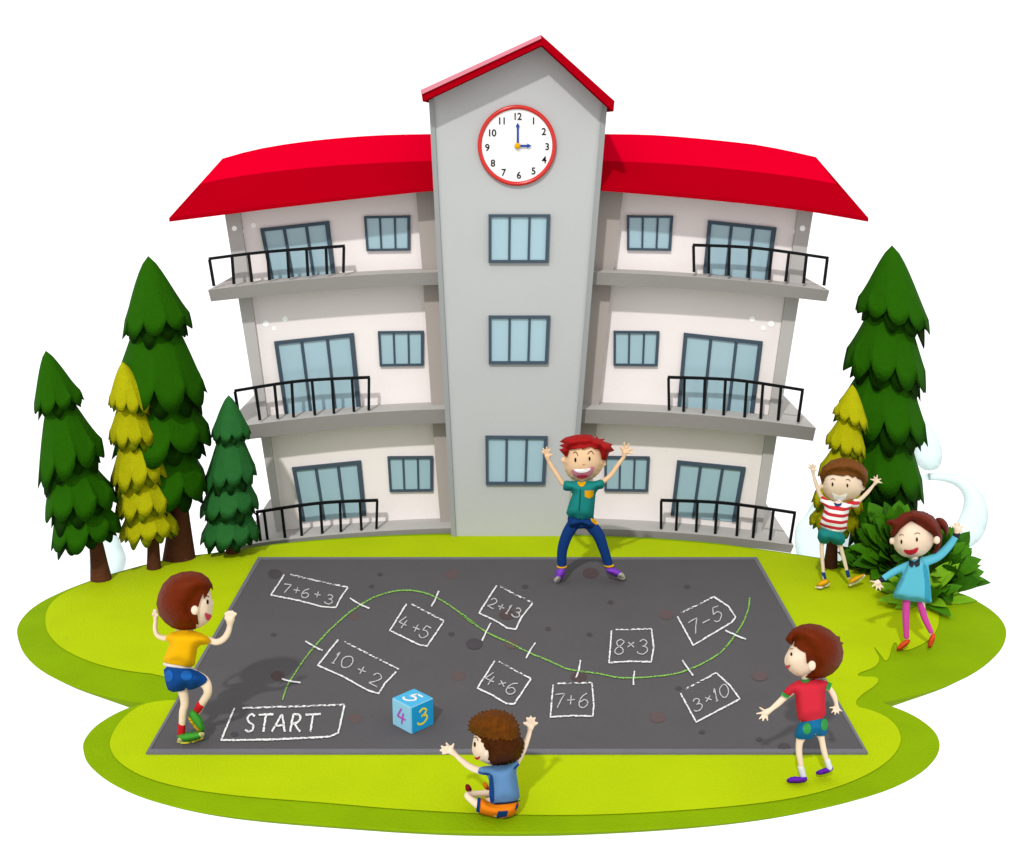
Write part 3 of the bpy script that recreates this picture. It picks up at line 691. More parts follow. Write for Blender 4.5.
tree('tallest dark green fir left of the school, behind the yellow one', (180, 557), None,
     tr(zT2, ((66, 222), (250, 205), (132, 16)), ((40, 400), (292, 400), (145, 110)), ((38, 560), (303, 525), (152, 270)), ((50, 700), (296, 655), (165, 400))),
     (zT2((178, 846), (257, 838)), zT2((192, 640), (232, 640))), DK, 9, .13)
tree('narrow yellow fir between the two dark ones left of the school', (153, 568), None,
     tr(zT2, ((25, 412), (148, 432), (62, 306)), ((26, 510), (162, 522), (76, 370)), ((30, 640), (184, 608), (88, 460)), ((44, 715), (202, 695), (105, 560)), ((55, 778), (213, 765), (120, 640))),
     (zT2((131, 868), (165, 864)), zT2((128, 740), (157, 740))), YL, 11, .13)
tree('small blue-green fir right against the left end of the school', (232, 552), None,
     tr(zT2, ((304, 508), (414, 506), (352, 397)), ((286, 645), (429, 618), (356, 450)), ((274, 722), (434, 700), (358, 550)), ((276, 795), (437, 778), (358, 640))),
     (zT2((346, 830), (382, 825)), zT2((350, 760), (376, 760))), TL_, 10, .12)
tree('tallest dark green fir on the right of the school', (896, 549), None,
     tr(zT5, ((142, 262), (417, 352), (278, 20)), ((96, 478), (402, 555), (275, 150)), ((60, 690), (406, 755), (265, 350)), ((60, 900), (393, 985), (255, 540)), ((90, 1130), (390, 1130), (250, 760))),
     (zT5((262, 1265), (330, 1265)), zT5((265, 1050), (315, 1050))), DK, 10, .13)
tree('small yellow fir behind the boy in the striped shirt', (831, 567), None,
     tr(zT5, ((50, 668), (184, 722), (125, 558)), ((22, 782), (174, 828), (118, 630)), ((-4, 900), (172, 930), (105, 730)), ((-30, 1010), (165, 1030), (92, 840)), ((-42, 1090), (150, 1100), (75, 940))),
     (zE((150, 665), (222, 665)), zE((170, 520), (232, 520))), YL, 10, .13)

# ================================================================== BUSHES
def leaf(mb, b, tip, wd, up, mi):
    d = tip-b; L = d.length; d = d.normalized(); s = d.cross(up).normalized(); nn = s.cross(d).normalized(); vs = []; K = 6
    for i in range(K+1):
        t = i/K; ww = wd*math.sin(math.pi*min(1, t*.93+.07))**.9*(1-t*.25) if i < K else 0; c = b+d*L*t-Vector((0, 0, 1))*L*.16*t*t
        vs += [c-s*ww+nn*ww*.25, c, c+s*ww+nn*ww*.25]
    fs = []
    for i in range(K):
        for j in (0, 1): fs.append((i*3+j, i*3+j+1, i*3+j+4, i*3+j+3))
    mb.add(vs, fs, mi)
lf = [mat('#35700a', 1.45, .6, .12, 20, .2, .08, 'leaf dark'), mat('#478a0a', 1.45, .6, .12, 20, .2, .08, 'leaf green'), mat('#7fb81a', 1.45, .6, .08, 20, .2, .08, 'leaf light'), mat('#285a04', 1.4, .6, .1, 20, .2, .08, 'leaf deep')]
def bush(label, c_px, rpx, hpx, n, ll, seed, wts, lw=.25):
    rnd = random.Random(seed); c = G(*c_px); k = PX(c); t = thing('leafy_bush', label, 'bush', (c.x, c.y, 0), 'leafy bushes behind the girl')
    mb = MB()
    for i in range(n):
        th = rnd.uniform(0, 2*math.pi); el = math.asin(rnd.uniform(.02, .98)); rr = rnd.uniform(.35, .85)
        d = Vector((math.cos(th)*math.cos(el), math.sin(th)*math.cos(el)*.8, math.sin(el)))
        b = Vector((c.x+d.x*rpx*k*rr*.75, c.y+d.y*rpx*k*rr*.75, d.z*hpx*k*rr*.8))
        l = ll*k*rnd.uniform(.75, 1.2); dd = (d+Vector((rnd.uniform(-.3, .3), rnd.uniform(-.3, .3), rnd.uniform(-.05, .35)))).normalized()
        leaf(mb, b, b+dd*l, l*lw*rnd.uniform(.9, 1.25), Vector((rnd.uniform(-.3, .3), -.6, .8)), rnd.choices(range(4), wts)[0])
    mb.build('foliage', lf, t)
    m2 = MB()
    for i in range(7):
        a = rnd.uniform(0, 6.28); m2.bar((c.x, c.y, -.03), (c.x+math.cos(a)*rpx*k*.45, c.y+math.sin(a)*rpx*k*.3, hpx*k*.5), .009)
    m2.build('stems', mat('#4a3a1c', 1.3, .9, .15, key='stem'), t)
    return t
bush('big dark leafy bush behind the girl, to the right of the tall fir', (932, 590), 38, 78, 170, 32, 3, (5, 4, .0, 2))
bush('leafy bush at the foot of the tall fir, between the two waving children', (893, 572), 38, 80, 200, 32, 5, (4, 5, .5, 2))
bush('low spray of light green leaves beside the girl', (922, 602), 24, 24, 26, 38, 9, (0, 1, 6, 0), .17)
bush('small dark bush right beside the trunk of the yellow fir', (862, 568), 16, 16, 50, 22, 11, (4, 5, 1, 2))

# ================================================================== CLOUDS
cl_m = mat('#dcefed', 1.12, .9, .01, 1, 0, 0, 'pale mist')
zT = Z(820, 400, 3.86); YC = YT+3.5
def cloud(label, poly, R=9, T=.12):
    c = W(*poly[0], YC); o = shell('cloud', poly, YC, T, T, R, cl_m, None, 4.0, rnd=2, loc=(c.x, YC, c.z)); return tag(o, label, 'cloud', 'pale teal clouds behind the trees')
cloud('pale teal drop-shaped cloud wisp right of the tall fir, above the curl', zT((400, 70), (440, 115), (470, 175), (473, 228), (458, 268), (400, 276), (360, 230), (370, 120)))
cloud('pale teal curled cloud beyond the girl on the right', zT((380, 285), (480, 280), (560, 297), (620, 347), (652, 420), (645, 495), (605, 560), (540, 580), (470, 560), (520, 490), (550, 425), (557, 375), (535, 338), (485, 312), (380, 308)))
cloud('pale teal cloud low between the school and the yellow fir on the right', [(792, 530), (806, 515), (818, 492), (832, 476), (860, 470), (880, 500), (885, 560), (850, 585), (800, 575)])
cloud('pale teal cloud low behind the trunks of the left trees', [(88, 535), (110, 520), (122, 545), (128, 562), (118, 580), (90, 590)], 10)

# ================================================================== PEOPLE
SK = mat('#f9dfc4', 1.28, .6, .015, 6, 0, .08, 'skin'); SK2 = mat('#fdd4a9', 1.28, .6, .015, 6, 0, .08, 'warm skin'); SK3 = mat('#f2b98c', 1.5, .6, .015, 6, 0, .08, 'tan skin')
eye_m = mat('#20140c', 1.3, .3, 0, key='eye'); lip_m = mat('#e0506a', 1.4, .5, 0, key='mouth'); teeth_m = mat('#ffffff', .9, .4, 0, key='teeth'); brow_m = mat('#5a3018', 1.3, .8, 0, key='brow')
def C_(h, k=1.45, **a): return mat(h, k, a.get('rough', .85), .035, 12, .12, .05, a.get('key', 'cloth'), 120)
def person(label, foot, cat='child'):
    g = G(*foot); t = thing('person', label, cat, (g.x, g.y, 0)); return t, g.y
def legtube(Y, pts, m, name, root, vox=.006): b = Blob(Y); b.tube(pts); return b.build(name, m, root, vox, 3)
def eyes(bv, root, lst):
    for u, v, rx, ry in lst: sticker('eye', ell(u, v, rx, ry, 12), bv, eye_m, root, .006, .6, 0)
def marks(bv, root, lst, wd=.8, m=None, name='eyebrow'):
    for pts in lst: sticker(name, thick(pts, wd, 4), bv, m or brow_m, root, .005, .7, 0)
def T3(z, pts): # px radius scaled from the sheet
    return [(a[0], a[1])+(p[2]/z.s,)+tuple(p[3:]) for a, p in zip(z([(p[0], p[1]) for p in pts]), pts)]
def HAND(b, z, palm, pr, tips, wrist, fr=None, dy=0, curl=-.02):
    b.hand(z(palm)[0], pr/z.s, z(*tips), z(wrist)[0], (fr/z.s if fr else None), dy, curl)

# ---- A: boy with wide open mouth and legs apart, at the back of the asphalt
zA = Z(530, 420, 4.717); zA2 = Z(530, 425, 8.49)
root, Y = person('red-haired boy in green shirt and jeans, arms up and legs apart before the school', (588, 583))
b = Blob(Y); K = PX(W(588, 470, Y))
b.pillow(zA2((295, 230), (310, 160), (380, 110), (460, 100), (550, 115), (610, 170), (630, 250), (632, 330), (602, 400), (540, 455), (450, 482), (360, 468), (302, 410), (285, 330)), .17, 20)
b.ellip(*zA2((283, 297))[0], 2.6, 3.2, .8); b.ellip(*zA2((628, 325))[0], 2.6, 3.4, .8)
b.tube(T3(zA, [(245, 270, 22), (243, 305, 24)])); b.tube(T3(zA, [(243, 320, 45), (238, 380, 48), (236, 430, 44), (238, 458, 32)]))
b.tube(T3(zA2, [(370, 530, 24), (285, 500, 21), (235, 430, 20), (190, 360, 18), (155, 300, 15)])); b.tube(T3(zA2, [(540, 520, 24), (620, 480, 21), (690, 420, 20), (745, 340, 18), (795, 275, 15)]))
HAND(b, zA2, (147, 262), 26, [(108, 232), (116, 208), (142, 196), (168, 212), (182, 252)], (157, 300), 8); HAND(b, zA2, (805, 228), 26, [(768, 190), (800, 160), (836, 168), (862, 205), (862, 240)], (795, 275), 8)
for L in ([(212, 492, 22), (172, 540, 22), (150, 610, 18), (148, 700, 12)], [(268, 494, 22), (318, 540, 22), (350, 610, 18), (376, 700, 12)]): b.tube(T3(zA, L))
body = b.build('body', SK2, root); bv = bvh(body)
j = Blob(Y); j.tube(T3(zA, [(220, 470, 30), (178, 535, 27), (153, 610, 24), (150, 680, 21)])); j.tube(T3(zA, [(262, 472, 31), (318, 535, 27), (348, 610, 23), (370, 680, 20)])); j.tube(T3(zA, [(208, 466, 30), (240, 476, 36), (272, 470, 30)])); j.pillow(zA((180, 450), (300, 462), (318, 500), (290, 520), (262, 512), (240, 502), (222, 508), (195, 522), (176, 500)), .12, 4)
jeans = j.build('jeans', C_('#17407f', key='denim'), root)
for p in ([(126, 690, 8), (174, 690, 8)], [(350, 688, 8), (395, 682, 8)]):
    c = Blob(Y); q = T3(zA, p); mid = ((q[0][0]+q[1][0])/2, (q[0][1]+q[1][1])/2); c.ellip(mid[0], mid[1], 5.6, 2.1, 2.5); c.build('cuff', C_('#f6b512'), root)
sh = shell('shirt', zA((162, 283), (200, 290), (222, 284), (243, 292), (262, 284), (300, 290), (345, 276), (354, 322), (312, 330), (306, 390), (299, 472), (232, 468), (166, 455), (184, 390), (205, 336), (156, 334), (156, 310)), Y, .13, .12, 7.5, C_('#23908a'), root, hosts=bv, off=.012)
bs = bvh(sh, body, jeans)
sticker('collar', zA((222, 288), (243, 296), (264, 286), (262, 302), (244, 318), (226, 304)), bs, C_('#f6b512'), root, .01)
sticker('pocket', zA((258, 333), (301, 332), (299, 360), (280, 371), (258, 361)), bs, C_('#f6b512'), sh, .006, rnd=0)
sticker('button_placket', zA((236, 325), (241, 325), (235, 430), (229, 430)), bs, C_('#14605c'), sh, .004, rnd=0)
sticker('hip_pocket', zA((284, 462), (302, 466), (322, 485), (318, 496), (300, 488), (290, 478)), bs, C_('#f6b512'), jeans, .005)
for pl_, toe in ((zA((128, 700), (170, 700), (164, 735), (132, 772), (114, 773), (111, 758), (118, 730)), zA((118, 738), (150, 740), (135, 768), (118, 774), (111, 760))),
                 (zA((354, 702), (392, 693), (432, 714), (452, 742), (440, 753), (400, 738), (360, 718)), zA((408, 738), (432, 714), (452, 740), (442, 753), (420, 748)))):
    s_ = shell('shoe', pl_, Y-.03, .07, .07, 4, C_('#8a48d0'), root, s=1.6); sticker('toe_cap', toe, bvh(s_), C_('#c9c6ae'), s_, .005)
hair = zA2((250, 142), (300, 105), (380, 84), (450, 78), (520, 85), (556, 112), (562, 88), (582, 118), (640, 117), (618, 135), (702, 163), (688, 182), (718, 217), (672, 235), (650, 300), (612, 295), (603, 240), (588, 205), (555, 205), (520, 182), (450, 205), (430, 195), (380, 205), (330, 210), (312, 272), (290, 258), (246, 207), (285, 195), (248, 172), (290, 158))
hr = shell('hair', hair, Y, .19, .2, 9, mat('#b41a1a', 1.5, .55, .12, 25, .4, .06, 'red hair', 40), root, s=1.6, hosts=bv, off=.028, rnd=0)
bf = bvh(body)
mo = sticker('mouth', zA2((343, 378), (400, 382), (470, 372), (552, 345), (540, 400), (500, 445), (440, 460), (385, 443), (355, 410)), bf, mat('#f29aaa', 1.4, .5, 0, key='lips'), root, .006)
bm_ = bvh(mo, body); sticker('teeth', zA2((366, 374), (440, 378), (522, 360), (500, 395), (440, 408), (392, 400)), bm_, teeth_m, root, .005); sticker('tongue', zA2((388, 436), (440, 420), (497, 428), (475, 452), (420, 460)), bm_, mat('#d8456a', 1.4, .5, 0, key='tongue'), root, .005)
eyes(bf, root, [(*zA2((385, 297))[0], 1.0, 2.3), (*zA2((506, 286))[0], 1.0, 2.1)])
marks(bf, root, [zA2((366, 240), (388, 228), (408, 262)), zA2((488, 248), (518, 220), (542, 250))]); marks(bf, root, [zA2((446, 332), (456, 338), (464, 330))], .7, mat('#d89a70', 1.4, key='nose'), 'nose')

# ---- B: boy in the yellow shirt, left, seen from behind
zB = Z(140, 560, 4.245); zB2 = Z(145, 565, 8.49)
root, Y = person('boy in yellow shirt and blue shorts hopping at the left edge of the asphalt', (188, 743))
b = Blob(Y)
b.pillow(zB2((150, 300), (200, 150), (330, 90), (450, 110), (530, 165), (556, 200), (560, 260), (582, 318), (588, 335), (574, 350), (576, 400), (566, 440), (545, 480), (500, 512), (442, 545), (360, 530), (240, 500), (170, 420)), .13, 24)
b.ellip(*zB2((425, 385))[0], 3.8, 5.0, 1.0, -.125)
b.tube(T3(zB, [(190, 270, 26), (195, 300, 30)])); b.tube(T3(zB, [(185, 330, 45), (175, 400, 50), (165, 460, 52), (165, 490, 50)]))
b.tube(T3(zB2, [(470, 620, 30), (545, 640, 27), (610, 655, 27), (670, 625, 27), (708, 565, 25), (722, 500, 23)])); b.tube(T3(zB2, [(220, 620, 26, .05), (155, 620, 22, .05), (105, 595, 20, .05), (86, 540, 19, .05), (90, 480, 17, .05)]))
HAND(b, zB2, (722, 455), 44, [(690, 418), (712, 406), (738, 405), (762, 420), (690, 450)], (722, 495), 15, curl=-.01); HAND(b, zB2, (90, 440), 24, [(66, 420), (76, 392), (88, 386), (98, 396), (108, 425)], (90, 480), 9, .05)
b.tube(T3(zB, [(150, 490, 34), (178, 545, 22), (190, 605, 17), (182, 650, 16), (177, 740, 12)])); b.tube(T3(zB, [(205, 490, 34, -.02), (270, 515, 24, -.04), (288, 560, 17, -.05), (265, 605, 16, -.02), (235, 660, 13, .04)]))
body = b.build('body', SK, root); bv = bvh(body)
shell('undershirt', zB((98, 432), (160, 446), (228, 455), (234, 466), (160, 460), (97, 450)), Y, .125, .125, 5, C_('#f0e8e0'), root, hosts=bv, off=.004)
so = shell('shorts', zB((98, 450), (160, 460), (234, 462), (290, 500), (276, 527), (214, 556), (192, 540), (190, 556), (122, 563), (106, 515)), Y, .135, .135, 11, C_('#134a92', key='denim'), root, hosts=bv, off=.012)
sh = shell('shirt', zB((112, 318), (150, 300), (200, 297), (250, 304), (302, 334), (296, 358), (246, 362), (238, 410), (230, 458), (160, 446), (95, 436), (110, 395), (128, 347), (106, 342)), Y, .13, .13, 10, C_('#fdbe08'), root, hosts=bv, off=.012)
bs = bvh(so); sticker('patch', ell(*zB((122, 492))[0], 4.2, 5.8), bs, C_('#2166b8'), so, .006); sticker('patch', ell(*zB((197, 490))[0], 5.8, 5.2), bs, C_('#2166b8'), so, .006)
legtube(Y, T3(zB, [(178, 698, 15), (176, 735, 15)]), C_('#d9222a'), 'sock', root); legtube(Y, T3(zB, [(258, 612, 17, -.02), (243, 640, 16, .02)]), C_('#d9222a'), 'sock', root)
grn = C_('#4aa83c')
s_ = shell('shoe', zB((158, 738), (200, 732), (250, 726), (276, 734), (268, 758), (225, 774), (178, 779), (157, 770)), Y, .075, .05, 5, grn, root, s=1.6)
sticker('sole', zB((157, 768), (200, 772), (245, 762), (270, 750), (266, 762), (225, 776), (178, 781), (156, 776)), bvh(s_), C_('#f0ea50'), s_, .007); sticker('toe_cap', zB((246, 730), (276, 732), (268, 756), (252, 748)), bvh(s_), C_('#f2eda0'), s_, .007)
sticker('heel_patch', zB((157, 765), (166, 752), (182, 768), (180, 778), (160, 776)), bvh(s_), C_('#f2eda0'), s_, .008)
s_ = shell('shoe', zB((205, 655), (216, 632), (238, 634), (262, 668), (275, 705), (274, 728), (256, 738), (238, 712), (214, 684)), Y+.03, .07, .05, 5, grn, root, s=1.6)
sticker('sole', zB((206, 662), (216, 676), (240, 706), (262, 732), (254, 741), (234, 716), (212, 688), (203, 668)), bvh(s_), C_('#f0c818'), s_, .007)
hair = zB2((95, 330), (110, 250), (150, 160), (220, 92), (310, 58), (400, 50), (480, 66), (540, 110), (572, 165), (580, 218), (558, 195), (535, 240), (505, 290), (495, 240), (470, 300), (456, 345), (425, 395), (445, 430), (456, 508), (436, 500), (430, 545), (380, 549), (300, 552), (230, 535), (170, 490), (120, 430))
BRH = mat('#722500', 1.5, .5, .12, 25, .3, .06, 'auburn hair', 40)
hr = shell('hair', hair, Y, .19, .17, 24, BRH, root, s=2.0, hosts=bvh(body), off=.012, rnd=0)
e_ = Blob(Y); e_.ellip(*zB2((423, 384))[0], 3.9, 5.1, .9, -.215); e_.build('ear', SK, root, .004)
bf = bvh(body); sticker('mouth', zB2((508, 402), (535, 415), (572, 428), (556, 460), (536, 478), (514, 452)), bf, lip_m, root, .008); eyes(bf, root, [(*zB2((533, 314))[0], 1.1, 2.4)])
marks(bf, root, [zB2((515, 270), (530, 262), (545, 272))])

# ---- C: curly child sitting on the front lawn, seen from behind
zC = Z(435, 700, 6.79)
root, Y = person('curly-haired child in blue shirt and orange shorts sitting on the front lawn', (502, 815))
b = Blob(Y)
b.pillow(zC((265, 235), (300, 160), (400, 110), (500, 130), (555, 220), (560, 320), (520, 400), (440, 435), (380, 445), (330, 425), (285, 402), (268, 385), (258, 368), (249, 345), (252, 300)), .12, 17)
b.tube(T3(zC, [(430, 400, 36), (440, 460, 40)])); b.tube(T3(zC, [(450, 490, 72), (465, 580, 78), (470, 680, 80), (465, 715, 80)]))
b.tube(T3(zC, [(370, 480, 28, -.02), (300, 478, 24, -.03), (235, 452, 22, -.03), (180, 410, 18, -.03), (138, 370, 15, -.03)])); b.tube(T3(zC, [(530, 450, 26), (570, 400, 20), (604, 330, 20), (636, 240, 17), (644, 205, 15)]))
HAND(b, zC, (108, 345), 27, [(45, 342), (52, 318), (82, 300), (60, 362), (124, 304)], (138, 370), 8.5, -.03); HAND(b, zC, (650, 180), 26, [(607, 158), (626, 128), (650, 121), (674, 128), (690, 158)], (644, 208), 8.5)
b.tube(T3(zC, [(420, 740, 50, -.02), (320, 722, 34, -.04), (262, 690, 25, 0), (218, 645, 20, .04), (290, 636, 20, .08), (370, 632, 20, .1)])); b.tube(T3(zC, [(500, 740, 50, .02), (420, 700, 30, .1), (360, 660, 22, .14), (345, 620, 18, .14)]))
body = b.build('body', SK, root); bv = bvh(body)
so = shell('shorts', zC((306, 655), (370, 695), (450, 708), (575, 682), (566, 740), (540, 780), (480, 802), (410, 800), (340, 782), (281, 762), (290, 700)), Y, .14, .13, 12, C_('#ff8a14'), root, hosts=bv, off=.014)
legtube(Y, T3(zC, [(236, 605, 15, .1), (222, 590, 15, .08)]), SK, 'foot', root)
sh = shell('shirt', zC((305, 452), (380, 445), (450, 442), (520, 425), (545, 405), (574, 434), (548, 470), (566, 580), (580, 680), (500, 700), (400, 706), (368, 695), (370, 515), (300, 500), (288, 488)), Y, .15, .12, 12, C_('#6591c0'), root, hosts=bv, off=.012)
bs = bvh(so, sh)
sticker('side_panel', zC((368, 505), (392, 512), (400, 600), (402, 705), (367, 695)), bs, C_('#154a94'), sh, .006); sticker('sleeve_hem', zC((288, 485), (320, 497), (375, 500), (372, 514), (300, 505)), bs, C_('#154a94'), sh, .007)
sticker('sleeve_hem', zC((530, 465), (562, 436), (574, 432), (572, 446), (540, 474)), bs, C_('#154a94'), sh, .007)
sticker('waistband', zC((400, 700), (500, 696), (580, 678), (578, 688), (500, 706), (400, 712)), bs, C_('#2b2b30'), so, .006)
sticker('hem', zC((290, 660), (310, 664), (302, 765), (279, 760)), bs, C_('#123f7c'), so, .008, rnd=0); sticker('patch', zC((430, 756), (497, 752), (486, 793), (414, 801)), bs, C_('#123f7c'), so, .008, rnd=0)
sticker('patch', zC((552, 712), (568, 700), (562, 735), (544, 752)), bs, C_('#123f7c'), so, .008, rnd=0)
shell('shoe', zC((204, 576), (222, 568), (238, 580), (254, 612), (238, 622), (208, 620)), Y+.06, .05, .05, 3, C_('#8c1824'), root, s=1.5)
shell('shoe', zC((322, 560), (342, 556), (366, 585), (372, 615), (345, 612), (328, 588)), Y+.14, .05, .05, 3, C_('#f07a1c'), root, s=1.5)
hb_ = zC((232, 160), (250, 120), (320, 78), (400, 66), (470, 75), (530, 108), (568, 170), (578, 245), (602, 275), (598, 340), (575, 395), (500, 430), (430, 446), (384, 436), (362, 400), (368, 365), (340, 335), (335, 310), (302, 252), (265, 232), (232, 205))
def jag(p, amp, step, seed=1):
    rnd = random.Random(seed); q = dense(p, step); cx_ = sum(a[0] for a in q)/len(q); cy_ = sum(a[1] for a in q)/len(q); o_ = []
    for i, a in enumerate(q):
        d = (a[0]-cx_, a[1]-cy_); l = math.hypot(*d); k = (amp if i % 2 else -amp*.4)*rnd.uniform(.6, 1.3); o_.append((a[0]+d[0]/l*k, a[1]+d[1]/l*k))
    return o_
hr = shell('hair', jag(hb_, 1.3, 2.0, 4), Y, .2, .17, 16, mat('#4d2200', 1.5, .6, .25, 30, 1, .05, 'dark brown curls', 35), root, s=1.8, hosts=bv, off=.014, rnd=0)
top_h = zC((232, 160), (250, 120), (320, 78), (400, 66), (470, 75), (530, 108), (568, 170), (576, 240), (560, 262), (500, 275), (440, 262), (400, 275), (350, 255), (300, 245), (265, 228), (232, 205))
shell('hair', jag(top_h, 1.5, 2.0, 8), Y, .205, .1, 16, mat('#6e3b02', 1.5, .6, .25, 30, 1, .05, 'brown curls', 35), root, s=1.8, hosts=bvh(hr), off=.012, rnd=0)
e_ = Blob(Y); e_.ellip(*zC((350, 360))[0], 2.4, 3.7, .9, -.16); e_.build('ear', SK, root, .004)
bf = bvh(body); eyes(bf, root, [(*zC((269, 302))[0], 1.1, 2.6)]); marks(bf, root, [zC((262, 258), (280, 252), (293, 280))])
sticker('mouth', zC((262, 388), (285, 393), (309, 378), (302, 400), (282, 410)), bf, mat('#c81e2c', 1.4, .5, 0, key='mouth'), root, .008)

# ---- D: boy in the red shirt, front right
zD = Z(740, 610, 4.468); zD2 = Z(750, 615, 8.49)
root, Y = person('boy in red shirt with green trim and purple shoes at the front right', (802, 782.5))
b = Blob(Y)
b.pillow(zD2((360, 215), (420, 130), (520, 110), (640, 150), (720, 230), (740, 330), (700, 430), (620, 490), (540, 505), (500, 515), (450, 528), (395, 520), (340, 482), (305, 442), (288, 400), (292, 358), (320, 305), (348, 255)), .12, 24)
b.tube(T3(zD, [(300, 270, 24), (298, 315, 22)])); b.tube(T3(zD, [(312, 345, 44), (318, 400, 46), (318, 470, 48), (320, 510, 46)]))
b.tube(T3(zD, [(250, 345, 20), (205, 385, 15), (170, 418, 13), (140, 443, 10)])); b.tube(T3(zD, [(370, 330, 18), (398, 350, 13), (420, 385, 12), (430, 418, 9)]))
HAND(b, zD, (118, 457), 16, [(92, 438), (80, 462), (90, 483), (104, 490), (122, 488)], (140, 444), 4.2); HAND(b, zD, (431, 435), 13, [(404, 436), (411, 456), (425, 463), (440, 460), (452, 450)], (430, 418), 3.8)
b.tube(T3(zD, [(285, 540, 26), (266, 590, 16), (264, 640, 14), (272, 690, 12), (278, 745, 10)])); b.tube(T3(zD, [(350, 530, 24), (364, 575, 14), (374, 625, 13), (386, 670, 11), (398, 705, 9)]))
body = b.build('body', SK, root, .005); bv = bvh(body)
so = shell('shorts', zD((262, 500), (320, 492), (386, 478), (395, 560), (342, 566), (338, 546), (326, 582), (238, 575), (252, 530)), Y, .1, .1, 9, C_('#1a74a4', key='denim'), root, hosts=bv, off=.01)
sh = shell('shirt', zD((268, 310), (290, 316), (316, 308), (372, 311), (408, 330), (398, 358), (380, 352), (382, 410), (386, 480), (320, 494), (260, 503), (250, 430), (245, 362), (216, 392), (184, 374), (222, 332)), Y, .105, .1, 9, C_('#df3042'), root, hosts=bv, off=.011)
bs = bvh(sh, so); gr = C_('#3f9c46')
sticker('collar', zD((268, 308), (290, 312), (316, 306), (308, 321), (290, 326), (274, 321)), bvh(sh, body), gr, sh, .008); sticker('cuff', zD((190, 366), (222, 384), (214, 398), (181, 378)), bs, gr, sh, .008, rnd=0); sticker('cuff', zD((393, 320), (412, 328), (400, 360), (383, 354)), bs, gr, sh, .008, rnd=0)
sticker('pocket', ell(*zD((299, 530))[0], 4.2, 6, 16), bs, C_('#3fa352'), so, .006); sticker('pocket', ell(*zD((377, 512))[0], 3.6, 6.2, 16), bs, C_('#3fa352'), so, .006)
legtube(Y, T3(zD, [(272, 702, 14), (282, 742, 14)]), C_('#f2f4f8'), 'sock', root); legtube(Y, T3(zD, [(389, 672, 13), (400, 704, 13)]), C_('#f2f4f8'), 'sock', root)
pu = C_('#6f27c4')
shell('shoe', zD((204, 758), (235, 742), (272, 746), (298, 740), (302, 765), (260, 777), (215, 774)), Y, .06, .06, 3.5, pu, root, s=1.5); shell('shoe', zD((334, 724), (368, 708), (412, 696), (420, 712), (392, 731), (345, 739)), Y+.03, .06, .06, 3.5, pu, root, s=1.5)
hair = zD2((300, 207), (325, 160), (370, 112), (440, 80), (510, 70), (600, 85), (680, 125), (740, 180), (762, 180), (768, 224), (798, 240), (782, 250), (795, 320), (785, 390), (750, 450), (700, 500), (640, 530), (560, 542), (500, 538), (468, 526), (520, 485), (540, 450), (510, 410), (482, 412), (472, 322), (430, 302), (398, 278), (425, 232), (396, 274), (368, 262), (384, 196), (352, 255), (325, 240))
hr = shell('hair', hair, Y, .18, .16, 23, BRH, root, s=2.0, hosts=bvh(body), off=.012, rnd=0)
e_ = Blob(Y); e_.ellip(*zD2((525, 430))[0], 4.1, 5.6, .8, -.185); e_.build('ear', SK, root, .004)
bf = bvh(body); eyes(bf, root, [(*zD2((350, 332))[0], 1.1, 1.8)]); sticker('mouth', zD2((298, 428), (320, 430), (344, 422), (332, 450), (314, 462)), bf, lip_m, root, .007)
marks(bf, root, [zD2((335, 292), (352, 284), (368, 290))], .5)

# ---- E: boy in the striped shirt
root, Y = person('boy in red and white striped shirt waving beneath the small yellow fir', (828, 588))
b = Blob(Y)
b.pillow(zE((136, 165), (180, 100), (260, 85), (340, 105), (382, 165), (384, 215), (372, 260), (340, 290), (290, 308), (235, 313), (188, 302), (150, 272), (132, 220)), .135, 18)
b.ellip(*zE((130, 218))[0], 1.9, 3.2, .9); b.ellip(*zE((382, 228))[0], 2.2, 3.4, .9)
b.tube(T3(zE, [(235, 295, 24), (230, 330, 26)])); b.tube(T3(zE, [(225, 355, 48), (212, 400, 50), (200, 460, 54), (195, 500, 54)]))
b.tube(T3(zE, [(175, 325, 18), (130, 285, 14), (106, 230, 12), (88, 175, 10), (80, 145, 8)])); b.tube(T3(zE, [(310, 330, 18), (362, 302, 13), (408, 258, 12), (438, 222, 9), (452, 205, 8)]))
HAND(b, zE, (78, 118), 15, [(50, 104), (60, 90), (78, 85), (95, 94), (100, 122)], (80, 145), 4.6); HAND(b, zE, (462, 192), 15, [(432, 178), (450, 164), (468, 158), (488, 176), (493, 198)], (450, 208), 4.6)
b.tube(T3(zE, [(165, 520, 30), (133, 570, 14), (134, 650, 12), (142, 745, 10), (148, 790, 9)])); b.tube(T3(zE, [(230, 530, 30), (246, 590, 14), (266, 660, 12), (284, 730, 10), (296, 775, 9)]))
body = b.build('body', SK, root); bv = bvh(body)
so = shell('shorts', zE((113, 466), (190, 488), (276, 504), (272, 577), (202, 576), (184, 548), (168, 574), (102, 556)), Y, .12, .12, 8, C_('#248a86'), root, hosts=bv, off=.012)
stripe = bpy.data.materials.new('striped cloth'); stripe.use_nodes = True; nt = stripe.node_tree; bs_ = nt.nodes['Principled BSDF']; bs_.inputs['Roughness'].default_value = .85
tc = nt.nodes.new('ShaderNodeTexCoord'); dt = nt.nodes.new('ShaderNodeVectorMath'); dt.operation = 'DOT_PRODUCT'
pE = W(*zE((200, 352))[0], Y)-Vector(root.location); qE = W(*zE((200, 392))[0], Y)-Vector(root.location); per = (pE.z-qE.z); dt.inputs[1].default_value = (.16/per, 0, 1/per)
m2 = nt.nodes.new('ShaderNodeMath'); m2.operation = 'ADD'; m2.inputs[1].default_value = 50-(pE.z+pE.x*.16)/per-.25
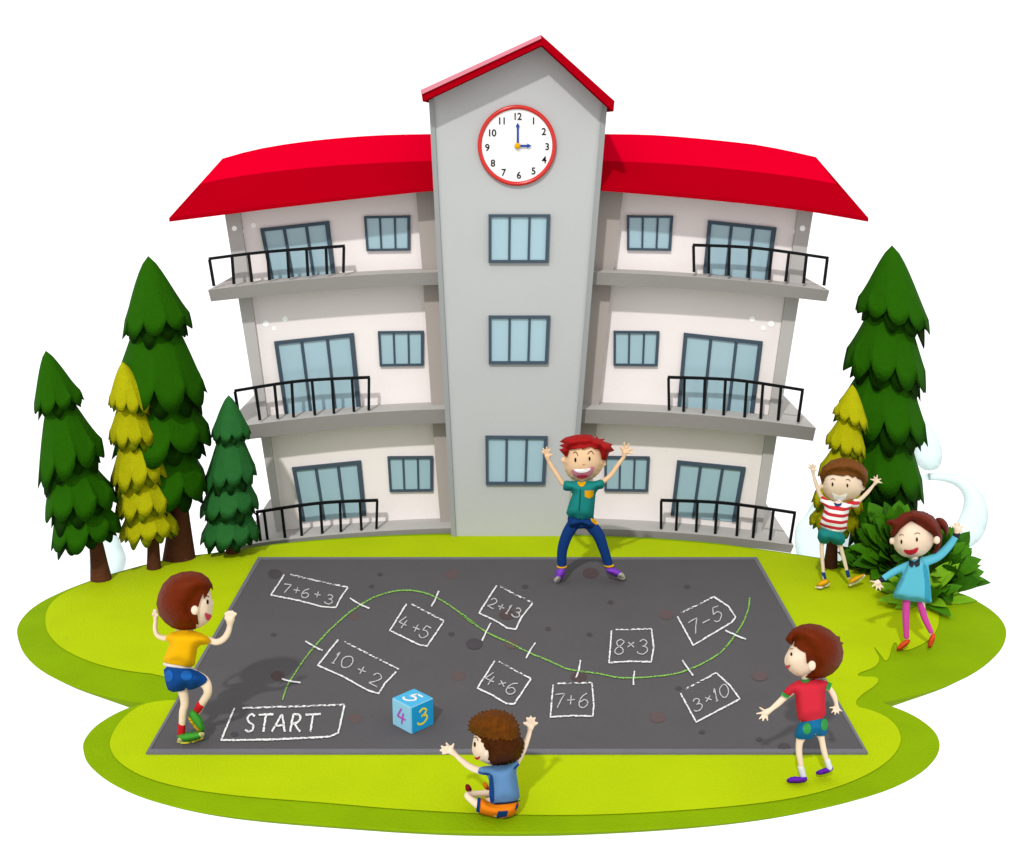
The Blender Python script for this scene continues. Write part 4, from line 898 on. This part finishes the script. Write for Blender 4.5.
m3 = nt.nodes.new('ShaderNodeMath'); m3.operation = 'FRACT'; m4 = nt.nodes.new('ShaderNodeMath'); m4.operation = 'GREATER_THAN'; m4.inputs[1].default_value = .5
mx = nt.nodes.new('ShaderNodeMix'); mx.data_type = 'RGBA'; mx.inputs[6].default_value = [x/1.45 for x in lin('#ce1428')]+[1]; mx.inputs[7].default_value = (.68, .68, .68, 1)
nt.links.new(tc.outputs['Object'], dt.inputs[0]); nt.links.new(dt.outputs['Value'], m2.inputs[0]); nt.links.new(m2.outputs[0], m3.inputs[0]); nt.links.new(m3.outputs[0], m4.inputs[0]); nt.links.new(m4.outputs[0], mx.inputs[0]); nt.links.new(mx.outputs[2], bs_.inputs['Base Color'])
sh = shell('shirt', zE((132, 273), (165, 298), (205, 312), (230, 325), (255, 318), (300, 314), (348, 288), (368, 336), (318, 362), (300, 345), (290, 420), (277, 507), (190, 490), (114, 464), (135, 400), (152, 338), (118, 316)), Y, .115, .115, 9, stripe, root, hosts=bv, off=.012)
sticker('collar', zE((203, 314), (230, 328), (256, 318), (250, 335), (240, 342), (230, 338), (215, 342)), bvh(sh, body), C_('#22467e'), sh, .008)
nv = C_('#1f4c8c'); legtube(Y, T3(zE, [(141, 742, 11), (150, 778, 11)]), nv, 'sock', root); legtube(Y, T3(zE, [(284, 728, 11), (294, 765, 11)]), nv, 'sock', root)
yo = C_('#f9b91e')
for pp, so_ in ((zE((93, 832), (108, 802), (138, 784), (178, 784), (182, 808), (165, 822), (130, 836)), zE((93, 828), (135, 828), (180, 806), (182, 814), (165, 826), (130, 840), (92, 838))),
                (zE((292, 815), (298, 785), (325, 768), (365, 756), (396, 748), (394, 762), (350, 800), (300, 824)), zE((294, 814), (345, 790), (394, 754), (396, 764), (352, 804), (300, 826)))):
    s_ = shell('shoe', pp, Y-.02, .07, .07, 4, yo, root, s=1.5); sticker('sole', so_, bvh(s_), C_('#f4ead0'), s_, .006, rnd=0)
hair = zE((132, 208), (118, 152), (138, 102), (188, 62), (250, 45), (320, 54), (380, 88), (412, 130), (412, 182), (388, 238), (376, 182), (352, 175), (336, 158), (322, 168), (292, 150), (262, 158), (200, 148), (165, 154), (152, 165), (142, 192))
shell('hair', hair, Y, .18, .19, 15, mat('#7d4a1c', 1.5, .55, .15, 25, .4, .06, 'brown hair', 40), root, s=1.8, hosts=bv, off=.016, rnd=0)
bf = bvh(body); eyes(bf, root, [(*zE((197, 208))[0], .9, 2.0), (*zE((288, 215))[0], .9, 1.9)]); marks(bf, root, [zE((186, 180), (200, 173), (212, 182)), zE((278, 182), (294, 178), (306, 190))], .7)
sticker('mouth', zE((194, 262), (240, 277), (288, 264), (276, 294), (240, 310), (208, 294)), bf, teeth_m, root, .007, rnd=0)

# ---- F: girl in the blue dress
zF = Z(865, 500, 5.309)
root, Y = person('girl in light blue dress and pink leggings waving before the leafy bush', (908, 650.5))
b = Blob(Y)
b.pillow(zF((150, 200), (175, 130), (245, 95), (320, 115), (368, 175), (372, 215), (352, 258), (310, 295), (250, 310), (198, 300), (162, 270), (148, 232)), .13, 18)
b.ellip(*zF((143, 217))[0], 2.6, 4.0, .9); b.ellip(*zF((380, 213))[0], 3.2, 4.2, .9, -.02)
b.tube(T3(zF, [(263, 290, 16), (263, 330, 18)])); b.tube(T3(zF, [(268, 350, 32), (262, 420, 38), (255, 470, 36)]))
b.tube(T3(zF, [(240, 345, 18), (165, 378, 14), (100, 415, 11), (80, 430, 10)])); b.tube(T3(zF, [(300, 335, 20), (380, 305, 16), (440, 250, 14), (484, 185, 12), (488, 165, 11)]))
HAND(b, zF, (68, 438), 17, [(34, 432), (42, 456), (60, 472), (80, 474), (94, 462)], (84, 428), 4.6); HAND(b, zF, (491, 150), 22, [(464, 138), (480, 126), (500, 126), (516, 142), (512, 165)], (487, 175), 6)
b.tube(T3(zF, [(222, 500, 20), (219, 620, 13), (222, 725, 10), (222, 752, 9)])); b.tube(T3(zF, [(292, 510, 20), (315, 620, 13), (348, 700, 10), (352, 730, 9)]))
body = b.build('body', SK, root, .0055); bv = bvh(body)
pk = C_('#e652b0'); legtube(Y, T3(zF, [(221, 515, 20), (217, 620, 18), (220, 725, 14)]), pk, 'legging', root); legtube(Y, T3(zF, [(290, 525, 19), (314, 620, 17), (350, 698, 13)]), pk, 'legging', root)
bl = C_('#66c8e0')
d = Blob(Y); d.tube(T3(zF, [(250, 340, 22), (165, 376, 19), (98, 416, 16)])); d.tube(T3(zF, [(290, 335, 25), (380, 303, 23), (440, 250, 20), (482, 192, 16)]))
d.pillow(zF((232, 318), (262, 312), (310, 312), (338, 345), (346, 430), (356, 546), (310, 547), (250, 540), (200, 532), (142, 518), (172, 445), (205, 375)), .12, 5, rnd=0)
dr = d.build('dress', bl, root, .007, 3)
bs = bvh(dr, body)
sticker('side_panel', zF((305, 335), (330, 350), (342, 430), (354, 545), (318, 546), (322, 440)), bs, C_('#3aaccb'), dr, .005); sticker('collar', zF((231, 314), (262, 328), (292, 308), (291, 346), (272, 357), (262, 340), (250, 360), (234, 346)), bs, C_('#2f3540'), dr, .012, rnd=0)
for pts in ([(97, 417, 16), (87, 424, 15)], [(483, 190, 17), (488, 180, 16)]): legtube(Y, T3(zF, pts), C_('#2a3038'), 'cuff', root, .004)
og = C_('#f0562a')
shell('shoe', zF((163, 798), (180, 765), (212, 742), (240, 738), (240, 758), (204, 790), (175, 803)), Y-.02, .06, .06, 3.5, og, root, s=1.5); shell('shoe', zF((332, 788), (336, 740), (358, 706), (374, 710), (372, 745), (352, 785)), Y-.02, .06, .06, 3.5, og, root, s=1.5)
HM = mat('#702413', 1.5, .5, .12, 25, .4, .06, 'chestnut hair', 40)
hair = zF((118, 108), (160, 100), (200, 70), (255, 54), (312, 60), (362, 85), (397, 130), (412, 190), (405, 240), (382, 276), (352, 285), (372, 250), (376, 208), (360, 185), (302, 142), (245, 108), (190, 150), (152, 196), (134, 190), (140, 140), (112, 128))
h1 = shell('hair', hair, Y, .17, .19, 14, HM, root, s=1.8, hosts=bv, off=.016, rnd=0)
shell('ponytail', zF((370, 95), (410, 92), (440, 122), (448, 165), (430, 200), (416, 160), (400, 150), (385, 140)), Y+.06, .07, .07, 5, HM, root, s=1.8)
e_ = Blob(Y); e_.ellip(*zF((381, 213))[0], 3.4, 4.3, .9, -.14); e_.build('ear', SK, root, .004)
bf = bvh(body); eyes(bf, root, [(*zF((193, 222))[0], 1.0, 2.2), (*zF((276, 210))[0], 1.0, 2.2)]); marks(bf, root, [zF((180, 192), (192, 183), (206, 188)), zF((262, 182), (280, 174), (294, 182))], .6)
sticker('mouth', zF((202, 262), (245, 268), (288, 248), (276, 280), (245, 294), (214, 286)), bf, mat('#d8283c', 1.4, .5, 0, key='mouth'), root, .007)
